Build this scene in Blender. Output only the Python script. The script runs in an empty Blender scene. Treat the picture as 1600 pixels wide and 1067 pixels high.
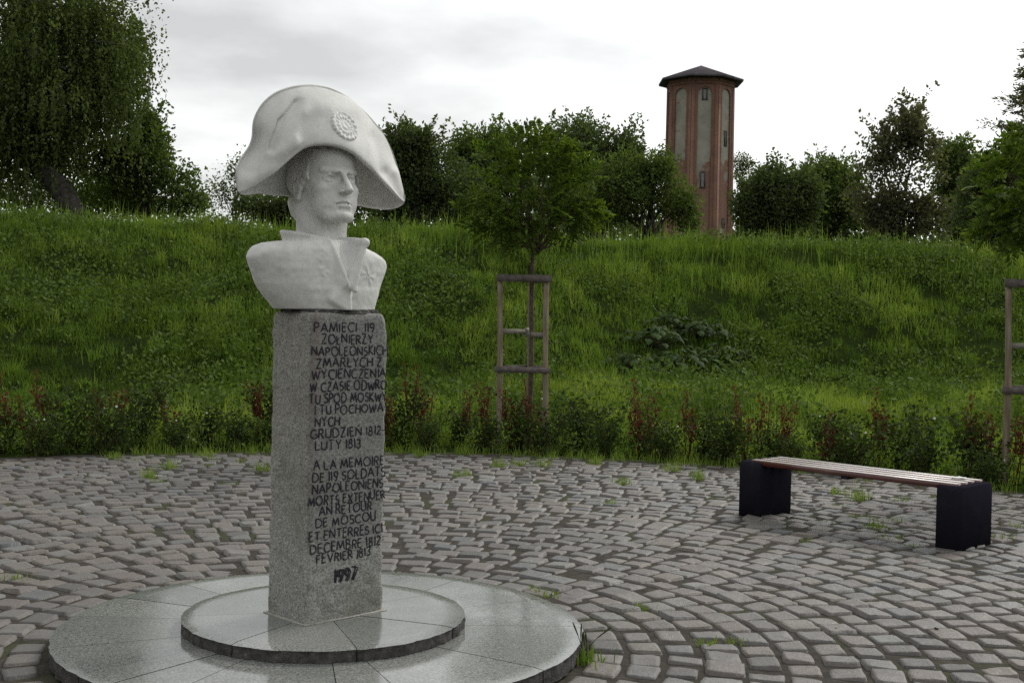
import bpy, math, random
import numpy as np
from mathutils import Matrix, Vector
R = math.radians
rng = np.random.default_rng(7)
random.seed(7)
S = bpy.context.scene
COL = S.collection

# ------------------------------------------------------------------ camera
H = 1.6
FPX = 1865.0                       # focal length in photo pixels (photo 1600 wide)
PITCH, ROLL = 0.0190, 0.0200
cam_d = bpy.data.cameras.new('camera')
cam_d.sensor_width = 36.0
cam_d.lens = FPX / 1600 * 36
cam_d.clip_start, cam_d.clip_end = 0.05, 3000
cam = bpy.data.objects.new('camera', cam_d)
COL.objects.link(cam)
cam.matrix_world = Matrix.Translation((0, 0, H)) @ Matrix.Rotation(math.pi/2 - PITCH, 4, 'X') @ Matrix.Rotation(ROLL, 4, 'Z')
S.camera = cam

# ------------------------------------------------------------------ light
SUN_AZ, SUN_EL = R(42), R(40)      # clockwise from +Y
sun_dir = Vector((math.sin(SUN_AZ)*math.cos(SUN_EL), math.cos(SUN_AZ)*math.cos(SUN_EL), math.sin(SUN_EL)))
W = bpy.data.worlds.new('World')
S.world = W
W.use_nodes = True
nt = W.node_tree
for n in list(nt.nodes): nt.nodes.remove(n)
def wn(t, **k):
    n = nt.nodes.new(t)
    for a, b in k.items(): setattr(n, a, b)
    return n
out = wn('ShaderNodeOutputWorld'); bg = wn('ShaderNodeBackground')
bg.inputs['Strength'].default_value = 0.1
sky = wn('ShaderNodeTexSky', sky_type='NISHITA', sun_disc=False, sun_elevation=SUN_EL, sun_rotation=SUN_AZ)
tc = wn('ShaderNodeTexCoord')
sep = wn('ShaderNodeSeparateXYZ'); nt.links.new(tc.outputs['Generated'], sep.inputs[0])
def wmath(op, a, b=None, clamp=False):
    n = wn('ShaderNodeMath', operation=op, use_clamp=clamp)
    for i, v in enumerate((a, b)):
        if v is None: continue
        if isinstance(v, (int, float)): n.inputs[i].default_value = v
        else: nt.links.new(v, n.inputs[i])
    return n.outputs[0]
# overcast cloud sheet: brighter towards the veiled sun, darker grey layer on the other side
den = wmath('ADD', wmath('MAXIMUM', sep.outputs[2], 0.0), 0.16)
comb = wn('ShaderNodeCombineXYZ')
nt.links.new(wmath('DIVIDE', sep.outputs[0], den), comb.inputs[0])
nt.links.new(wmath('DIVIDE', sep.outputs[1], den), comb.inputs[1])
noi = wn('ShaderNodeTexNoise'); noi.inputs['Scale'].default_value = 0.85; noi.inputs['Detail'].default_value = 6; noi.inputs['Roughness'].default_value = 0.52
nt.links.new(comb.outputs[0], noi.inputs['Vector'])
dot = wn('ShaderNodeVectorMath', operation='DOT_PRODUCT')
nt.links.new(tc.outputs['Generated'], dot.inputs[0]); dot.inputs[1].default_value = sun_dir
mr = wn('ShaderNodeMapRange'); mr.inputs[1].default_value = 0.60; mr.inputs[2].default_value = 0.95; mr.inputs[3].default_value = 0.0; mr.inputs[4].default_value = 1.0
nt.links.new(dot.outputs['Value'], mr.inputs[0])
cl = wn('ShaderNodeMapRange'); cl.inputs[1].default_value = 0.40; cl.inputs[2].default_value = 0.60; cl.inputs[3].default_value = 4.9; cl.inputs[4].default_value = 8.2
nt.links.new(noi.outputs[0], cl.inputs[0])
low = wmath('MULTIPLY', wmath('POWER', wmath('SUBTRACT', 1.0, wmath('ABSOLUTE', sep.outputs[2]), True), 6.0), 1.2)   # paler near the horizon
side = wn('ShaderNodeMapRange'); side.inputs[1].default_value = -0.9; side.inputs[2].default_value = 0.55; side.inputs[3].default_value = 0.60; side.inputs[4].default_value = 1.0
nt.links.new(dot.outputs['Value'], side.inputs[0])      # the half of the sky away from the sun is darker
rad = wmath('MULTIPLY', wmath('ADD', wmath('ADD', cl.outputs[0], wmath('MULTIPLY', mr.outputs[0], 5.0)), low), side.outputs[0])
tint = wn('ShaderNodeMixRGB', blend_type='MULTIPLY'); tint.inputs[0].default_value = 1
cc = wn('ShaderNodeCombineXYZ')
for i in range(3): nt.links.new(rad, cc.inputs[i])
nt.links.new(cc.outputs[0], tint.inputs[1]); tint.inputs[2].default_value = (0.985, 1.0, 0.985, 1)
mix = wn('ShaderNodeMixRGB'); mix.inputs[0].default_value = 0.95
nt.links.new(sky.outputs[0], mix.inputs[1]); nt.links.new(tint.outputs[0], mix.inputs[2])
nt.links.new(mix.outputs[0], bg.inputs['Color']); nt.links.new(bg.outputs[0], out.inputs['Surface'])

sd = bpy.data.lights.new('sun', 'SUN'); sd.energy = 1.3; sd.angle = R(14); sd.color = (1.0, 0.96, 0.9)
so = bpy.data.objects.new('sun', sd); COL.objects.link(so)
so.location = (30, 30, 40)
so.rotation_euler = (-sun_dir).to_track_quat('-Z', 'Y').to_euler()

S.view_settings.view_transform = 'Standard'
S.view_settings.look = 'None'
S.view_settings.exposure = 0.40
S.view_settings.gamma = 1.0
S.view_settings.use_curve_mapping = False
S.render.engine = 'CYCLES'
S.cycles.max_bounces = 6
S.cycles.use_adaptive_sampling = False
S.cycles.sample_clamp_direct = 4.0
S.cycles.sample_clamp_indirect = 3.0
S.cycles.use_denoising = False      # the fine grain of stone and leaves survives

# ------------------------------------------------------------------ helpers
def at(px, py, d):
    """world point seen at photo pixel (px,py) at distance d along +Y"""
    x, y = px - 800, py - 533.5
    c, s = math.cos(ROLL), math.sin(ROLL)
    xr = (c*x + s*y)/FPX; yr = -(-s*x + c*y)/FPX
    cp, sp = math.cos(PITCH), math.sin(PITCH)
    D = (xr, cp + yr*sp, yr*cp - sp)
    t = d/D[1]
    return np.array((D[0]*t, d, H + D[2]*t))

def tag(o, label=None, cat=None, group=None, kind=None):
    if label: o['label'] = label
    if cat: o['category'] = cat
    if group: o['group'] = group
    if kind: o['kind'] = kind
    return o

def empty(name, loc=(0, 0, 0), rz=0.0):
    o = bpy.data.objects.new(name, None); COL.objects.link(o)
    o.empty_display_size = 0.1
    o.location = loc; o.rotation_euler = (0, 0, rz)
    return o

def copy_tree(o, parent=None):
    c = o.copy(); COL.objects.link(c); c.parent = parent
    for ch in list(o.children): copy_tree(ch, c)
    return c

class MB:
    """collects vertices and faces; build() links them as ONE mesh object"""
    def __init__(s): s.v = []; s.q = []; s.t = []; s.p = []; s.n = 0; s.a = []
    def add(s, v, quads=None, tris=None, polys=None, attr=None):
        v = np.asarray(v, dtype=np.float64).reshape(-1, 3)
        if quads is not None and len(quads): s.q.append(np.asarray(quads, dtype=np.int64).reshape(-1, 4) + s.n)
        if tris is not None and len(tris): s.t.append(np.asarray(tris, dtype=np.int64).reshape(-1, 3) + s.n)
        if polys: s.p += [[i + s.n for i in p] for p in polys]
        s.v.append(v); s.n += len(v)
        s.a.append(np.zeros(len(v)) if attr is None else np.broadcast_to(np.asarray(attr, dtype=float), (len(v),)))
    def box(s, c, size, rz=0.0, attr=None):
        c = np.asarray(c, float); h = np.asarray(size, float)/2
        k = np.array([(x, y, z) for z in (-1, 1) for y in (-1, 1) for x in (-1, 1)])*h
        if rz:
            ca, sa = math.cos(rz), math.sin(rz)
            k = np.stack([k[:, 0]*ca - k[:, 1]*sa, k[:, 0]*sa + k[:, 1]*ca, k[:, 2]], 1)
        s.add(k + c, [(0, 2, 3, 1), (4, 5, 7, 6), (0, 1, 5, 4), (2, 6, 7, 3), (0, 4, 6, 2), (1, 3, 7, 5)], attr=attr)
    def tube(s, pts, radii, n=7, cap=True, attr=None):
        pts = np.asarray(pts, float); m = len(pts)
        radii = np.broadcast_to(np.asarray(radii, float), (m,))
        tg = np.gradient(pts, axis=0); tg /= np.linalg.norm(tg, axis=1)[:, None] + 1e-9
        ref = np.array((0.31, 0.95, 0.05)) if abs(tg[0][2]) > 0.7 else np.array((0, 0, 1.0))
        u = np.cross(tg, ref); u /= np.linalg.norm(u, axis=1)[:, None] + 1e-9
        w = np.cross(tg, u)
        a = np.arange(n)/n*2*np.pi
        V = pts[:, None] + radii[:, None, None]*(u[:, None]*np.cos(a)[None, :, None] + w[:, None]*np.sin(a)[None, :, None])
        i, j = np.meshgrid(np.arange(m-1), np.arange(n), indexing='ij'); j2 = (j+1) % n
        q = np.stack([i*n+j, i*n+j2, (i+1)*n+j2, (i+1)*n+j], -1).reshape(-1, 4)
        s.add(V.reshape(-1, 3), q, polys=[list(range(n-1, -1, -1)), list(range((m-1)*n, m*n))] if cap else None, attr=attr)
    def build(s, name, mat=None, parent=None, smooth=False, attr=None):
        me = bpy.data.meshes.new(name)
        V = np.concatenate(s.v)
        q = np.concatenate(s.q) if s.q else np.zeros((0, 4), np.int64)
        t = np.concatenate(s.t) if s.t else np.zeros((0, 3), np.int64)
        pl = [len(p) for p in s.p]
        li = np.concatenate([q.ravel(), t.ravel(), np.array([i for p in s.p for i in p], dtype=np.int64)])
        tot = np.concatenate([np.full(len(q), 4), np.full(len(t), 3), np.array(pl, dtype=np.int64)]).astype(np.int64)
        st = np.concatenate([[0], np.cumsum(tot)[:-1]]) if len(tot) else np.zeros(0)
        me.vertices.add(len(V)); me.vertices.foreach_set('co', V.astype(np.float32).ravel())
        me.loops.add(len(li)); me.loops.foreach_set('vertex_index', li.astype(np.int32))
        me.polygons.add(len(tot)); me.polygons.foreach_set('loop_start', st.astype(np.int32)); me.polygons.foreach_set('loop_total', tot.astype(np.int32))
        if smooth: me.polygons.foreach_set('use_smooth', np.ones(len(tot), dtype=bool))
        me.update(calc_edges=True)
        if attr:
            A = me.attributes.new(attr, 'FLOAT', 'POINT'); A.data.foreach_set('value', np.concatenate(s.a).astype(np.float32))
        me.validate()
        if mat: me.materials.append(mat)
        o = bpy.data.objects.new(name, me); COL.objects.link(o)
        if parent is not None: o.parent = parent
        return o

def vhash(i, j, k, seed):
    h = (i*374761393 + j*668265263 + k*2147483647 + seed*974711) & 0xffffffff
    h = ((h ^ (h >> 13))*1274126177) & 0xffffffff
    return ((h ^ (h >> 16)) & 0xffff)/65535.0
def vnoise(P, scale=1.0, seed=0):
    """value noise, -1..1"""
    P = np.asarray(P, float)*scale
    I = np.floor(P).astype(np.int64); f = P - I; f = f*f*(3-2*f)
    r = 0
    for a in (0, 1):
        for b in (0, 1):
            for c in (0, 1):
                w = (f[..., 0] if a else 1-f[..., 0])*(f[..., 1] if b else 1-f[..., 1])*(f[..., 2] if c else 1-f[..., 2])
                r = r + w*vhash(I[..., 0]+a, I[..., 1]+b, I[..., 2]+c, seed)
    return r*2 - 1
def fbm(P, scale, seed=0, octv=3):
    r = 0; a = 1.0; t = 0
    for o in range(octv):
        r = r + a*vnoise(P, scale*2**o, seed+o); t += a; a *= .5
    return r/t

# ------------------------------------------------------------------ materials
class NM:
    def __init__(s, name):
        s.m = bpy.data.materials.new(name); s.m.use_nodes = True
        s.t = s.m.node_tree; s.t.nodes.clear()
        s.out = s.n('ShaderNodeOutputMaterial')
        s.tc = None
    def n(s, t, **k):
        n = s.t.nodes.new(t)
        for a, b in k.items(): setattr(n, a, b)
        return n
    def l(s, a, b): s.t.links.new(a, b)
    def set(s, sock, v):
        if isinstance(v, bpy.types.NodeSocket): s.l(v, sock)
        else: sock.default_value = v
    def obj(s):
        if not s.tc: s.tc = s.n('ShaderNodeTexCoord')
        return s.tc.outputs['Object']
    def noise(s, scale, detail=4, rough=.6, vec=None, dist=0.0):
        n = s.n('ShaderNodeTexNoise'); n.inputs['Scale'].default_value = scale; n.inputs['Detail'].default_value = detail
        n.inputs['Roughness'].default_value = rough; n.inputs['Distortion'].default_value = dist
        s.l(vec if vec is not None else s.obj(), n.inputs['Vector']); return n.outputs[0]
    def ramp(s, f, stops, interp='LINEAR'):
        n = s.n('ShaderNodeValToRGB'); n.color_ramp.interpolation = interp
        e = n.color_ramp.elements
        while len(e) < len(stops): e.new(0.5)
        for i, (p, c) in enumerate(stops):
            e[i].position = p; e[i].color = (c, c, c, 1) if isinstance(c, (int, float)) else (*c, 1)
        s.l(f, n.inputs[0]); return n.outputs[0]
    def mix(s, f, a, b, mode='MIX'):
        n = s.n('ShaderNodeMixRGB', blend_type=mode)
        for i, v in enumerate((f, a, b)):
            if isinstance(v, bpy.types.NodeSocket): s.l(v, n.inputs[i])
            elif i == 0: n.inputs[0].default_value = v
            else: n.inputs[i].default_value = (*v, 1)
        return n.outputs[0]
    def math(s, op, a, b=0.0, clamp=False):
        n = s.n('ShaderNodeMath', operation=op, use_clamp=clamp); s.set(n.inputs[0], a); s.set(n.inputs[1], b); return n.outputs[0]
    def attr(s, name):
        n = s.n('ShaderNodeAttribute', attribute_name=name); return n
    def island(s): return s.n('ShaderNodeNewGeometry').outputs['Random Per Island']
    def bump(s, h, strength=.5, dist=.01, normal=None):
        n = s.n('ShaderNodeBump'); n.inputs['Strength'].default_value = strength; n.inputs['Distance'].default_value = dist
        s.l(h, n.inputs['Height'])
        if normal is not None: s.l(normal, n.inputs['Normal'])
        return n.outputs[0]
    def bsdf(s, col, rough=.8, bump=None, spec=.5, coat=0.0):
        b = s.n('ShaderNodeBsdfPrincipled')
        if isinstance(col, bpy.types.NodeSocket): s.l(col, b.inputs['Base Color'])
        else: b.inputs['Base Color'].default_value = (*col, 1)
        s.set(b.inputs['Roughness'], rough)
        b.inputs['Specular IOR Level'].default_value = spec
        b.inputs['Coat Weight'].default_value = coat
        if bump is not None: s.l(bump, b.inputs['Normal'])
        s.b = b
        return b.outputs[0]
    def done(s, sh): s.l(sh, s.out.inputs['Surface']); return s.m

def leaf_mat(name, c1, c2, c3=None, trans=.35, rough=.7, attr=None, spec=.10, tr=(1.25, 1.35, .55)):
    m = NM(name)
    f = m.attr(attr).outputs['Fac'] if attr else m.island()
    st = [(0.0, c1), (1.0, c2)] if c3 is None else [(0.0, c1), (0.6, c2), (1.0, c3)]
    col = m.ramp(f, st)
    big = m.noise(.9, 2, .5)
    col = m.mix(m.ramp(big, [(.35, 0.0), (.7, .35)]), col, m.mix(1.0, col, (.72, .62, .4), 'MULTIPLY'))
    p = m.bsdf(col, rough, spec=spec)
    t = m.n('ShaderNodeBsdfTranslucent'); m.l(m.mix(1.0, col, tr, 'MULTIPLY'), t.inputs['Color'])
    x = m.n('ShaderNodeMixShader'); x.inputs[0].default_value = trans
    m.l(p, x.inputs[1]); m.l(t.outputs[0], x.inputs[2])
    return m.done(x.outputs[0])

def bark_mat(name, a, b, scale=6):
    m = NM(name)
    n = m.noise(scale, 5, .65, dist=.6)
    return m.done(m.bsdf(m.ramp(n, [(.3, a), (.7, b)]), .9, m.bump(n, .8, .03), spec=.2))

def make_mats():
    M = {}
    # cobbles: colour of each stone from an attribute
    m = NM('cobble_granite')
    v = m.attr('tone').outputs['Fac']
    base = m.ramp(v, [(0.0, (.068, .063, .060)), (.20, (.105, .096, .090)), (.42, (.140, .129, .119)), (.58, (.135, .110, .098)), (.68, (.155, .132, .108)), (.78, (.165, .157, .143)), (.88, (.090, .096, .104)), (1.0, (.215, .21, .19))])
    n1 = m.noise(9, 5, .65); n2 = m.noise(140, 3, .7)
    col = m.mix(m.ramp(n1, [(.35, .0), (.75, .55)]), base, (.085, .077, .066))
    col = m.mix(m.ramp(n2, [(.38, .35), (.62, 0.0)]), col, (.06, .055, .05))
    hb = m.math('ADD', m.noise(28, 5, .65), m.math('MULTIPLY', n2, .25))
    M['cobble'] = m.done(m.bsdf(col, m.ramp(n1, [(.3, .42), (.7, .68)]), m.bump(hb, .7, .012), spec=.5))
    # joint soil
    m = NM('joint_soil')
    n = m.noise(14, 6, .7); n2 = m.noise(1.3, 3, .5)
    col = m.ramp(n, [(.3, (.026, .022, .019)), (.6, (.058, .050, .042)), (.8, (.10, .09, .075))])
    col = m.mix(m.ramp(n2, [(.5, 0.0), (.68, .55)]), col, (.045, .060, .018))
    M['soil'] = m.done(m.bsdf(col, .95, m.bump(n, .9, .02), spec=.15))
    # terrain under grass
    m = NM('meadow_soil')
    n = m.noise(2.2, 6, .65)
    M['terrain'] = m.done(m.bsdf(m.ramp(n, [(.3, (.012, .017, .006)), (.65, (.026, .040, .010))]), 1.0, m.bump(n, 1.0, .1), spec=.0))
    # polished granite of the discs
    m = NM('polished_granite')
    n = m.noise(120, 3, .8); n2 = m.noise(45, 3, .7); n3 = m.noise(2.6, 4, .65)
    col = m.ramp(n, [(.36, (.05, .052, .050)), (.47, (.178, .181, .175)), (.60, (.325, .328, .318))])
    col = m.mix(m.ramp(n2, [(.42, .0), (.68, .4)]), col, (.14, .15, .145))
    col = m.mix(m.ramp(n3, [(.4, 0.0), (.7, .55)]), col, (.155, .162, .150))
    isl = m.island(); col = m.mix(1.0, col, m.ramp(isl, [(0.0, (.80, .82, .80)), (1.0, (1.08, 1.08, 1.05))]), 'MULTIPLY')
    M['polished'] = m.done(m.bsdf(col, m.ramp(n3, [(.3, .07), (.7, .20)]), m.bump(n2, .03, .002), spec=.6))
    m = NM('hewn_granite')
    n = m.noise(22, 6, .75); n2 = m.noise(180, 2, .7)
    col = m.ramp(n, [(.3, (.030, .028, .028)), (.55, (.10, .095, .09)), (.8, (.22, .21, .195))])
    col = m.mix(m.ramp(n2, [(.45, .0), (.7, .4)]), col, (.05, .045, .045))
    M['hewn'] = m.done(m.bsdf(col, .85, m.bump(n, 1.0, .03), spec=.3))
    # pillar granite, bush hammered: grey with speckles, darker stains, lichen
    m = NM('hammered_granite')
    n = m.noise(95, 4, .8); n2 = m.noise(30, 4, .7); n3 = m.noise(3.0, 5, .6)
    col = m.ramp(n, [(.33, (.075, .073, .068)), (.46, (.275, .274, .250)), (.60, (.43, .428, .392)), (.72, (.60, .59, .555))])
    col = m.mix(m.ramp(n2, [(.5, .0), (.72, .55)]), col, (.085, .08, .075))
    col = m.mix(m.ramp(n3, [(.48, .0), (.72, .5)]), col, (.125, .115, .075))
    sp = m.n('ShaderNodeSeparateXYZ'); m.l(m.obj(), sp.inputs[0])
    # the inscribed face is honed (darker), its foot left rough; a rusty run near one edge
    face = m.math('MULTIPLY', m.ramp(m.math('MULTIPLY', sp.outputs[1], -1.0), [(.150, 0.0), (.160, 1.0)]), m.ramp(m.math('ADD', sp.outputs[2], m.math('MULTIPLY', n2, .1)), [(.36, .25), (.46, 1.0)]))
    col = m.mix(m.math('MULTIPLY', face, .42), col, (.105, .100, .108))
    rust = m.math('MULTIPLY', m.ramp(m.math('ADD', m.math('ABSOLUTE', m.math('ADD', sp.outputs[0], .205)), m.math('MULTIPLY', n3, .04)), [(.015, 1.0), (.06, 0.0)]), m.ramp(sp.outputs[2], [(.55, 0.0), (1.0, .55)]))
    col = m.mix(rust, col, (.15, .115, .085))
    hb = m.math('ADD', m.math('MULTIPLY', n2, 1.0), m.math('MULTIPLY', n, .6))
    M['pillar'] = m.done(m.bsdf(col, .88, m.bump(hb, .8, .012), spec=.3))
    m = NM('black_letter_paint')
    n = m.noise(120, 3, .7)
    M['letter'] = m.done(m.bsdf(m.ramp(n, [(.3, (.008, .007, .013)), (.75, (.035, .03, .04))]), .7, spec=.3))
    m = NM('pale_mortar')
    n = m.noise(60, 4, .7)
    M['mortar'] = m.done(m.bsdf(m.ramp(n, [(.3, (.22, .21, .18)), (.7, (.42, .41, .37))]), .95, m.bump(n, .6, .006)))
    m = NM('dark_mortar')
    n = m.noise(45, 5, .7)
    M['dmortar'] = m.done(m.bsdf(m.ramp(n, [(.42, (.012, .011, .010)), (.62, (.09, .085, .08)), (.75, (.4, .39, .37))]), .95, m.bump(n, .8, .01)))
    # white carved stone of the bust with grey weather stains
    m = NM('white_carved_stone')
    tcn = m.obj()
    mp = m.n('ShaderNodeMapping'); mp.inputs['Scale'].default_value = (1.0, 1.0, .35); m.l(tcn, mp.inputs['Vector'])
    n1 = m.noise(9, 5, .62, vec=mp.outputs[0]); n2 = m.noise(30, 5, .7); n3 = m.noise(3.2, 3, .6)
    col = m.mix(m.ramp(n1, [(.40, .0), (.68, .65)]), (.68, .675, .65), (.48, .48, .46))
    col = m.mix(m.ramp(n2, [(.56, .0), (.76, .45)]), col, (.38, .38, .35))
    pit = m.noise(75, 2, .5); col = m.mix(m.ramp(pit, [(.77, 0.0), (.82, .6)]), col, (.10, .10, .09))
    col = m.mix(m.ramp(n3, [(.45, .0), (.7, .35)]), col, (.48, .48, .44))
    n4 = m.noise(220, 2, .5)
    hb = m.math('ADD', m.math('MULTIPLY', m.noise(55, 4, .6), 1.0), m.math('MULTIPLY', n4, .3))
    M['white'] = m.done(m.bsdf(col, .72, m.bump(hb, .26, .006), spec=.3))
    m = NM('black_concrete')
    n = m.noise(160, 3, .7); n2 = m.noise(5, 4, .6)
    col = m.ramp(n, [(.35, (.012, .011, .017)), (.7, (.030, .028, .038))])
    col = m.mix(m.ramp(n2, [(.5, .0), (.8, .35)]), col, (.05, .047, .052))
    M['black'] = m.done(m.bsdf(col, .85, None, spec=.0))
    m = NM('varnished_red_wood')
    mp = m.n('ShaderNodeMapping'); mp.inputs['Scale'].default_value = (2.5, 60, 60); m.l(m.obj(), mp.inputs['Vector'])
    n = m.noise(1.0, 5, .6, vec=mp.outputs[0]); n2 = m.noise(4, 3, .5)
    col = m.ramp(n, [(.3, (.070, .021, .017)), (.7, (.135, .048, .038))])
    col = m.mix(m.ramp(n2, [(.5, .0), (.75, .35)]), col, (.22, .15, .12))
    M['redwood'] = m.done(m.bsdf(col, .24, m.bump(n, .25, .003), spec=.65, coat=.5))
    m = NM('sky_sheen_slat_top')  # slat tops coloured pale to imitate the sky mirrored in the varnish
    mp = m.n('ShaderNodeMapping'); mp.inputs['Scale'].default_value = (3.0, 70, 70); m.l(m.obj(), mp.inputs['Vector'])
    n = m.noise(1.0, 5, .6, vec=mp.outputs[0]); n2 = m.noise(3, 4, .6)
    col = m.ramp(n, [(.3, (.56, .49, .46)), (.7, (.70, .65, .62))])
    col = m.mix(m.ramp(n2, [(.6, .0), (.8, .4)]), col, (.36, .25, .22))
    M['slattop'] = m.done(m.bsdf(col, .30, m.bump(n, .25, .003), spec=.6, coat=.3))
    m = NM('weathered_timber')
    mp = m.n('ShaderNodeMapping'); mp.inputs['Scale'].default_value = (30, 30, 2); m.l(m.obj(), mp.inputs['Vector'])
    n = m.noise(1.0, 6, .65, vec=mp.outputs[0]); n2 = m.noise(2.5, 3, .6)
    col = m.ramp(n, [(.3, (.12, .10, .075)), (.55, (.26, .215, .155)), (.8, (.38, .33, .25))])
    col = m.mix(m.ramp(n2, [(.45, .0), (.7, .5)]), col, (.14, .082, .035))
    M['timber'] = m.done(m.bsdf(col, .85, m.bump(n, .6, .008), spec=.25))
    m = NM('weathered_rail_timber')
    n = m.noise(16, 6, .65); 
    M['rail'] = m.done(m.bsdf(m.ramp(n, [(.3, (.07, .058, .054)), (.7, (.18, .155, .14))]), .85, m.bump(n, .5, .008), spec=.25))
    m = NM('pale_strap_webbing')
    n = m.noise(60, 3, .6)
    M['strap'] = m.done(m.bsdf(m.ramp(n, [(.3, (.16, .15, .12)), (.7, (.30, .28, .23))]), .9))
    # tower
    m = NM('red_brick')
    br = m.n('ShaderNodeTexBrick'); br.inputs['Scale'].default_value = 1.0
    br.inputs['Brick Width'].default_value = .26; br.inputs['Row Height'].default_value = .078; br.inputs['Mortar Size'].default_value = .010
    br.inputs['Color1'].default_value = (.235, .108, .066, 1); br.inputs['Color2'].default_value = (.165, .078, .050, 1); br.inputs['Mortar'].default_value = (.20, .16, .125, 1)
    uvn = m.n('ShaderNodeUVMap'); m.l(uvn.outputs[0], br.inputs['Vector'])
    n = m.noise(.6, 5, .6)
    col = m.mix(m.ramp(n, [(.4, .0), (.7, .55)]), br.outputs[0], (.10, .055, .05))
    M['brick'] = m.done(m.bsdf(col, .9, m.bump(br.outputs[1], -.4, .01), spec=.2))
    m = NM('grey_plaster_peeling')
    br = m.n('ShaderNodeTexBrick'); br.inputs['Scale'].default_value = 1.0
    br.inputs['Brick Width'].default_value = .26; br.inputs['Row Height'].default_value = .078; br.inputs['Mortar Size'].default_value = .010
    br.inputs['Color1'].default_value = (.25, .115, .075, 1); br.inputs['Color2'].default_value = (.18, .085, .06, 1); br.inputs['Mortar'].default_value = (.22, .18, .15, 1)
    uvn = m.n('ShaderNodeUVMap'); m.l(uvn.outputs[0], br.inputs['Vector'])
    n = m.noise(.8, 5, .65); n2 = m.noise(.35, 4, .6)
    pl = m.ramp(n, [(.3, (.24, .235, .19)), (.7, (.36, .345, .285))])
    pl = m.mix(m.ramp(n2, [(.5, 0.0), (.75, .4)]), pl, (.13, .12, .095))
    sepz = m.n('ShaderNodeSeparateXYZ'); m.l(m.obj(), sepz.inputs[0])
    band = m.ramp(m.math('DIVIDE', sepz.outputs[2], 30.0), [(.25, .0), (.38, .34), (.50, .34), (.60, .12), (.72, .0)])
    mask = m.ramp(m.math('ADD', m.noise(.55, 5, .6), band), [(.68, 0.0), (.74, 1.0)])
    M['plaster'] = m.done(m.bsdf(m.mix(mask, pl, br.outputs[0]), .92, spec=.2))
    m = NM('grey_roof_felt')
    n = m.noise(1.5, 5, .6)
    M['roof'] = m.done(m.bsdf(m.ramp(n, [(.3, (.085, .075, .082)), (.7, (.145, .13, .14))]), .9, spec=.0))
    m = NM('dark_window_frame'); M['frame'] = m.done(m.bsdf((.05, .043, .038), .7))
    m = NM('dusty_window_glass')
    n = m.noise(3, 3, .6)
    M['pane'] = m.done(m.bsdf(m.ramp(n, [(.3, (.12, .12, .11)), (.7, (.2, .2, .18))]), .35))
    # plants
    M['grass'] = leaf_mat('meadow_grass', (0.052, 0.090, 0.017), (0.138, 0.220, 0.034), (0.248, 0.322, 0.071), trans=.35, attr='tone')
    M['weedleaf'] = leaf_mat('broad_weed_leaf', (0.048, 0.080, 0.020), (0.090, 0.143, 0.032), (0.133, 0.194, 0.048), trans=.3)
    M['burdock'] = leaf_mat('burdock_leaf', (0.024, 0.046, 0.011), (0.037, 0.068, 0.016), (0.059, 0.096, 0.025), trans=.25)
    M['shrub'] = leaf_mat('shrub_leaf', (0.018, 0.030, 0.010), (0.035, 0.057, 0.014), (0.065, 0.091, 0.022), trans=.3)
    M['redleaf'] = leaf_mat('red_leaf', (0.056, 0.021, 0.018), (0.113, 0.036, 0.025), (0.151, 0.073, 0.034), trans=.35, tr=(1.4, .8, .7))
    M['dryleaf'] = leaf_mat('dry_leaf', (.05, .035, .02), (.13, .095, .05), (.32, .27, .19), trans=.1, tr=(1, 1, 1))
    M['petal'] = leaf_mat('white_petal', (.62, .60, .54), (.75, .73, .66), trans=.3, tr=(1, 1, 1))
    M['sapling'] = leaf_mat('pinnate_leaf', (0.044, 0.072, 0.016), (0.085, 0.134, 0.024), (0.161, 0.226, 0.038), trans=.42)
    M['birch'] = leaf_mat('birch_leaf', (0.049, 0.068, 0.025), (0.083, 0.116, 0.035), (0.136, 0.173, 0.055), trans=.38)
    M['broad'] = leaf_mat('broad_tree_leaf', (0.055, 0.082, 0.029), (0.091, 0.133, 0.038), (0.143, 0.191, 0.059), trans=.45)
    M['dark'] = leaf_mat('dark_tree_leaf', (0.053, 0.070, 0.036), (0.079, 0.109, 0.047), (0.116, 0.155, 0.066), trans=.45)
    M['copper'] = leaf_mat('copper_tree_leaf', (0.071, 0.071, 0.051), (0.111, 0.111, 0.071), (0.155, 0.169, 0.111), trans=.45)
    M['bark'] = bark_mat('grey_bark', (.020, .017, .014), (.075, .065, .055))
    M['youngbark'] = bark_mat('young_bark', (.050, .042, .030), (.15, .12, .08), 14)
    M['birchbark'] = bark_mat('birch_bark', (.022, .019, .017), (.115, .105, .095), 7)
    M['stem'] = bark_mat('green_stem', (.03, .035, .012), (.075, .08, .03), 20)
    m = NM('dry_straw'); M['straw'] = m.done(m.bsdf((.26, .20, .13), .9))
    m = NM('paper_white'); M['paper'] = m.done(m.bsdf((.72, .72, .70), .8))
    m = NM('red_paint'); M['red'] = m.done(m.bsdf((.28, .03, .025), .6))
    return M
M = make_mats()
# ================================================================== the setting
CX, CY = -0.893, 5.858             # centre of the monument and of the round plaza
PLAZA_R = 8.05

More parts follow.
